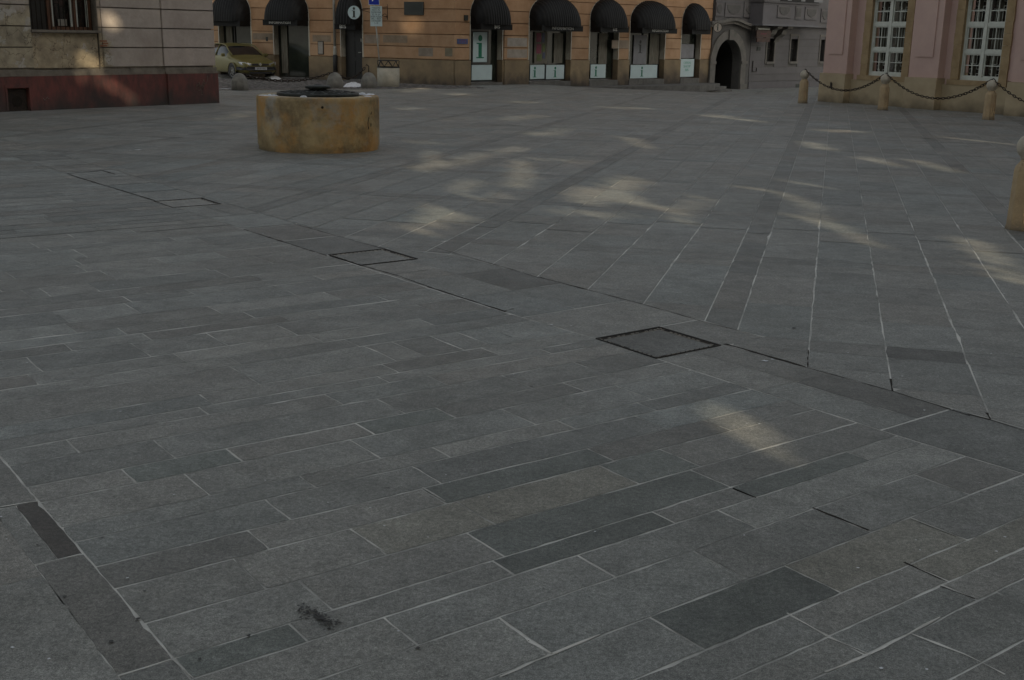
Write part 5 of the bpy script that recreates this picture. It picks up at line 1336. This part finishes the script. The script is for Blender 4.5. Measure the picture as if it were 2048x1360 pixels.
# added unseen tree row as sun blocker, leaves left out where sun patches fall
e1 = to_sun.cross(Vector((0, 0, 1))).normalized(); e2 = e1.cross(to_sun).normalized()
GAPS = []
def addgap(P, r): GAPS.append((P.dot(e1), P.dot(e2), r*.8))
def gline(pts, r, fn=None):
    Q = [(fn or G)(*p) for p in pts]
    if len(Q) == 1: addgap(Q[0], r); return
    for a, b in zip(Q, Q[1:]):
        n = max(1, int((b-a).length/.25))
        for k in range(n+1): addgap(a+(b-a)*k/n, r)
for pts, r in [([(1030, 205), (1085, 203)], .10), ([(905, 190), (940, 187)], .12), ([(805, 218), (830, 217)], .12), ([(885, 239), (940, 238)], .06), ([(1010, 240), (1080, 231)], .07), ([(1060, 269), (1105, 267)], .10), ([(1100, 266), (1140, 254)], .04),
               ([(1215, 215), (1295, 217)], .10), ([(1415, 232), (1445, 232)], .14), ([(1480, 239), (1508, 242)], .15), ([(815, 283), (860, 286)], .06), ([(868, 303), (862, 325), (838, 341)], .07), ([(838, 341), (900, 330), (960, 312), (1040, 297)], .07),
               ([(1050, 321), (1110, 318)], .04), ([(1042, 325), (1044, 345), (1030, 370)], .09), ([(1030, 370), (1000, 388), (900, 440)], .04), ([(950, 362), (900, 392), (860, 425), (832, 462)], .06), ([(1135, 323), (1160, 322)], .06),
               ([(1225, 385)], .17), ([(1225, 385), (1265, 357)], .12), ([(1225, 385), (1170, 383)], .13), ([(1235, 390), (1300, 412)], .12), ([(1225, 390), (1170, 405)], .11), ([(1110, 424), (1260, 430)], .06), ([(1150, 392)], .12), ([(1258, 276), (1290, 295)], .08),
               ([(1645, 262), (1705, 262)], .09), ([(1620, 286), (1645, 299)], .09), ([(1740, 315), (1780, 331)], .07), ([(1830, 321), (1895, 341)], .08), ([(1590, 365), (1650, 375)], .06), ([(1470, 373), (1560, 385), (1620, 415), (1650, 452)], .055), ([(1580, 430), (1650, 442)], .04), ([(1660, 447), (1740, 490)], .06),
               ([(1930, 478), (1985, 515), (2035, 565)], .075), ([(1910, 277), (2040, 291)], .08), ([(1400, 395), (1350, 440)], .045), ([(1480, 845)], .09), ([(1500, 865), (1530, 900)], .06), ([(1440, 832), (1480, 845)], .05), ([(430, 240), (510, 225)], .04), ([(330, 236), (400, 229)], .04), ([(860, 178), (800, 183)], .08)]:
    gline(pts, r*(1+max(0, (G(*pts[0]).length-18))*.022))
WP = lambda x, y: FB.world(*(lambda q: (q[0], -.04, q[1]))(UB_(x, y, -.04)))
gline([(165, 152), (200, 158), (240, 178), (272, 205)], .10, WP); gline([(215, 38), (225, 42)], .16, WP); gline([(270, 70), (300, 84)], .10, WP); gline([(165, 115), (190, 128)], .13, WP)
WR_ = lambda x, y: SR.fr.world(*(lambda q: (q[0], 0, q[1]))(FR.uz(x, y)))
gline([(815, 40), (830, 60)], .10, lambda x, y: FL.world(*(lambda q: (q[0], 0, q[1]))(FL.uz(x, y))))
cell = {}
for g in GAPS: cell.setdefault((int(g[0]//2), int(g[1]//2)), []).append(g)
def gd(a, b):
    best = 9.
    ca, cb = int(a//2), int(b//2)
    for i in (-1, 0, 1):
        for j in (-1, 0, 1):
            for g in cell.get((ca+i, cb+j), ()):
                d = hypot(a-g[0], b-g[1])-g[2]
                if d < best: best = d
    return best
hs = Vector((to_sun.x, to_sun.y, 0)).normalized(); Cc = hs*10.
rng = random.Random(11); NT = 10; crowns = [MB() for _ in range(NT)]; half = 60.
def leaf(P, s):
    k = int((( (P-Cc).dot(e1)+half)/(2*half))*NT); k = max(0, min(NT-1, k)); m = crowns[k]
    n = (to_sun+Vector((rng.gauss(0, .35), rng.gauss(0, .35), rng.gauss(0, .35)))).normalized(); u = n.cross(Vector((rng.random(), rng.random(), rng.random()+.1))).normalized(); w = n.cross(u)
    n0 = len(m.v)
    for a, b in ((-1, -.6), (0, -1), (1, -.5), (.8, .7), (0, 1), (-.9, .6)): m.v.append(tuple(P+u*a*s+w*b*s))
    m.face([n0, n0+1, n0+2, n0+3, n0+4, n0+5])
area = 2*half*32
for _ in range(int(area*9/1.3)):
    a = rng.uniform(-half, half); z = rng.uniform(2, 34); t = rng.uniform(-2, 2); P = Cc+e1*a+hs*t+Vector((0, 0, z))
    if gd(P.dot(e1), P.dot(e2)) > .98: leaf(P, .72)
# finer foliage beside the gaps
cells = set(); CS = .25
for g in GAPS:
    i0, j0 = int(g[0]//CS), int(g[1]//CS)
    for i in range(-9, 10):
        for j in range(-9, 10): cells.add((i0+i, j0+j))
for (i, j) in sorted(cells):
    if gd((i+.5)*CS, (j+.5)*CS) > 2.0: continue
    for _ in range(13):
        A_, B_ = (i+rng.random())*CS, (j+rng.random())*CS; dd_ = gd(A_, B_)
        if dd_ < .085 or dd_ > 2.: continue
        t = rng.uniform(-1.5, 1.5)
        P = e1*A_+e2*B_; lam = (10.+t-P.dot(hs))/to_sun.dot(hs); P = P+to_sun*lam
        leaf(P, .12)
MT['foliage'] = mat('foliage', (.06, .085, .03), (.03, .045, .015), scale=2, rough=.8)
MT['bark'] = mat('bark', (.10, .08, .06), (.05, .04, .03), scale=6, rough=.9)
for k in range(NT):
    p = Cc+e1*(-half+2*half*(k+.5)/NT); r_ = empty('blocker_tree', p, 0, 'added tree out of view behind the square, its leaves shaped to block the sun except at gaps', 'tree', 'added sun-blocking trees out of view')
    m = MB(); m.lathe([(.55, -.1), (.42, 1.), (.36, 6), (.3, 14), (.12, 28)], 12); m.build('blocker_trunk', 'bark', r_)
    m = crowns[k]; m.v = [(v_[0]-p.x, v_[1]-p.y, v_[2]) for v_ in m.v]; m.build('blocker_crown', 'foliage', r_)

scene.view_settings.view_transform = 'Standard'; scene.view_settings.look = 'None'; scene.view_settings.exposure = 0; scene.view_settings.gamma = 1
scene.render.resolution_x = 1024; scene.render.resolution_y = 680
scene.render.engine = 'CYCLES'
try:
    scene.cycles.use_denoising = True
except Exception: pass
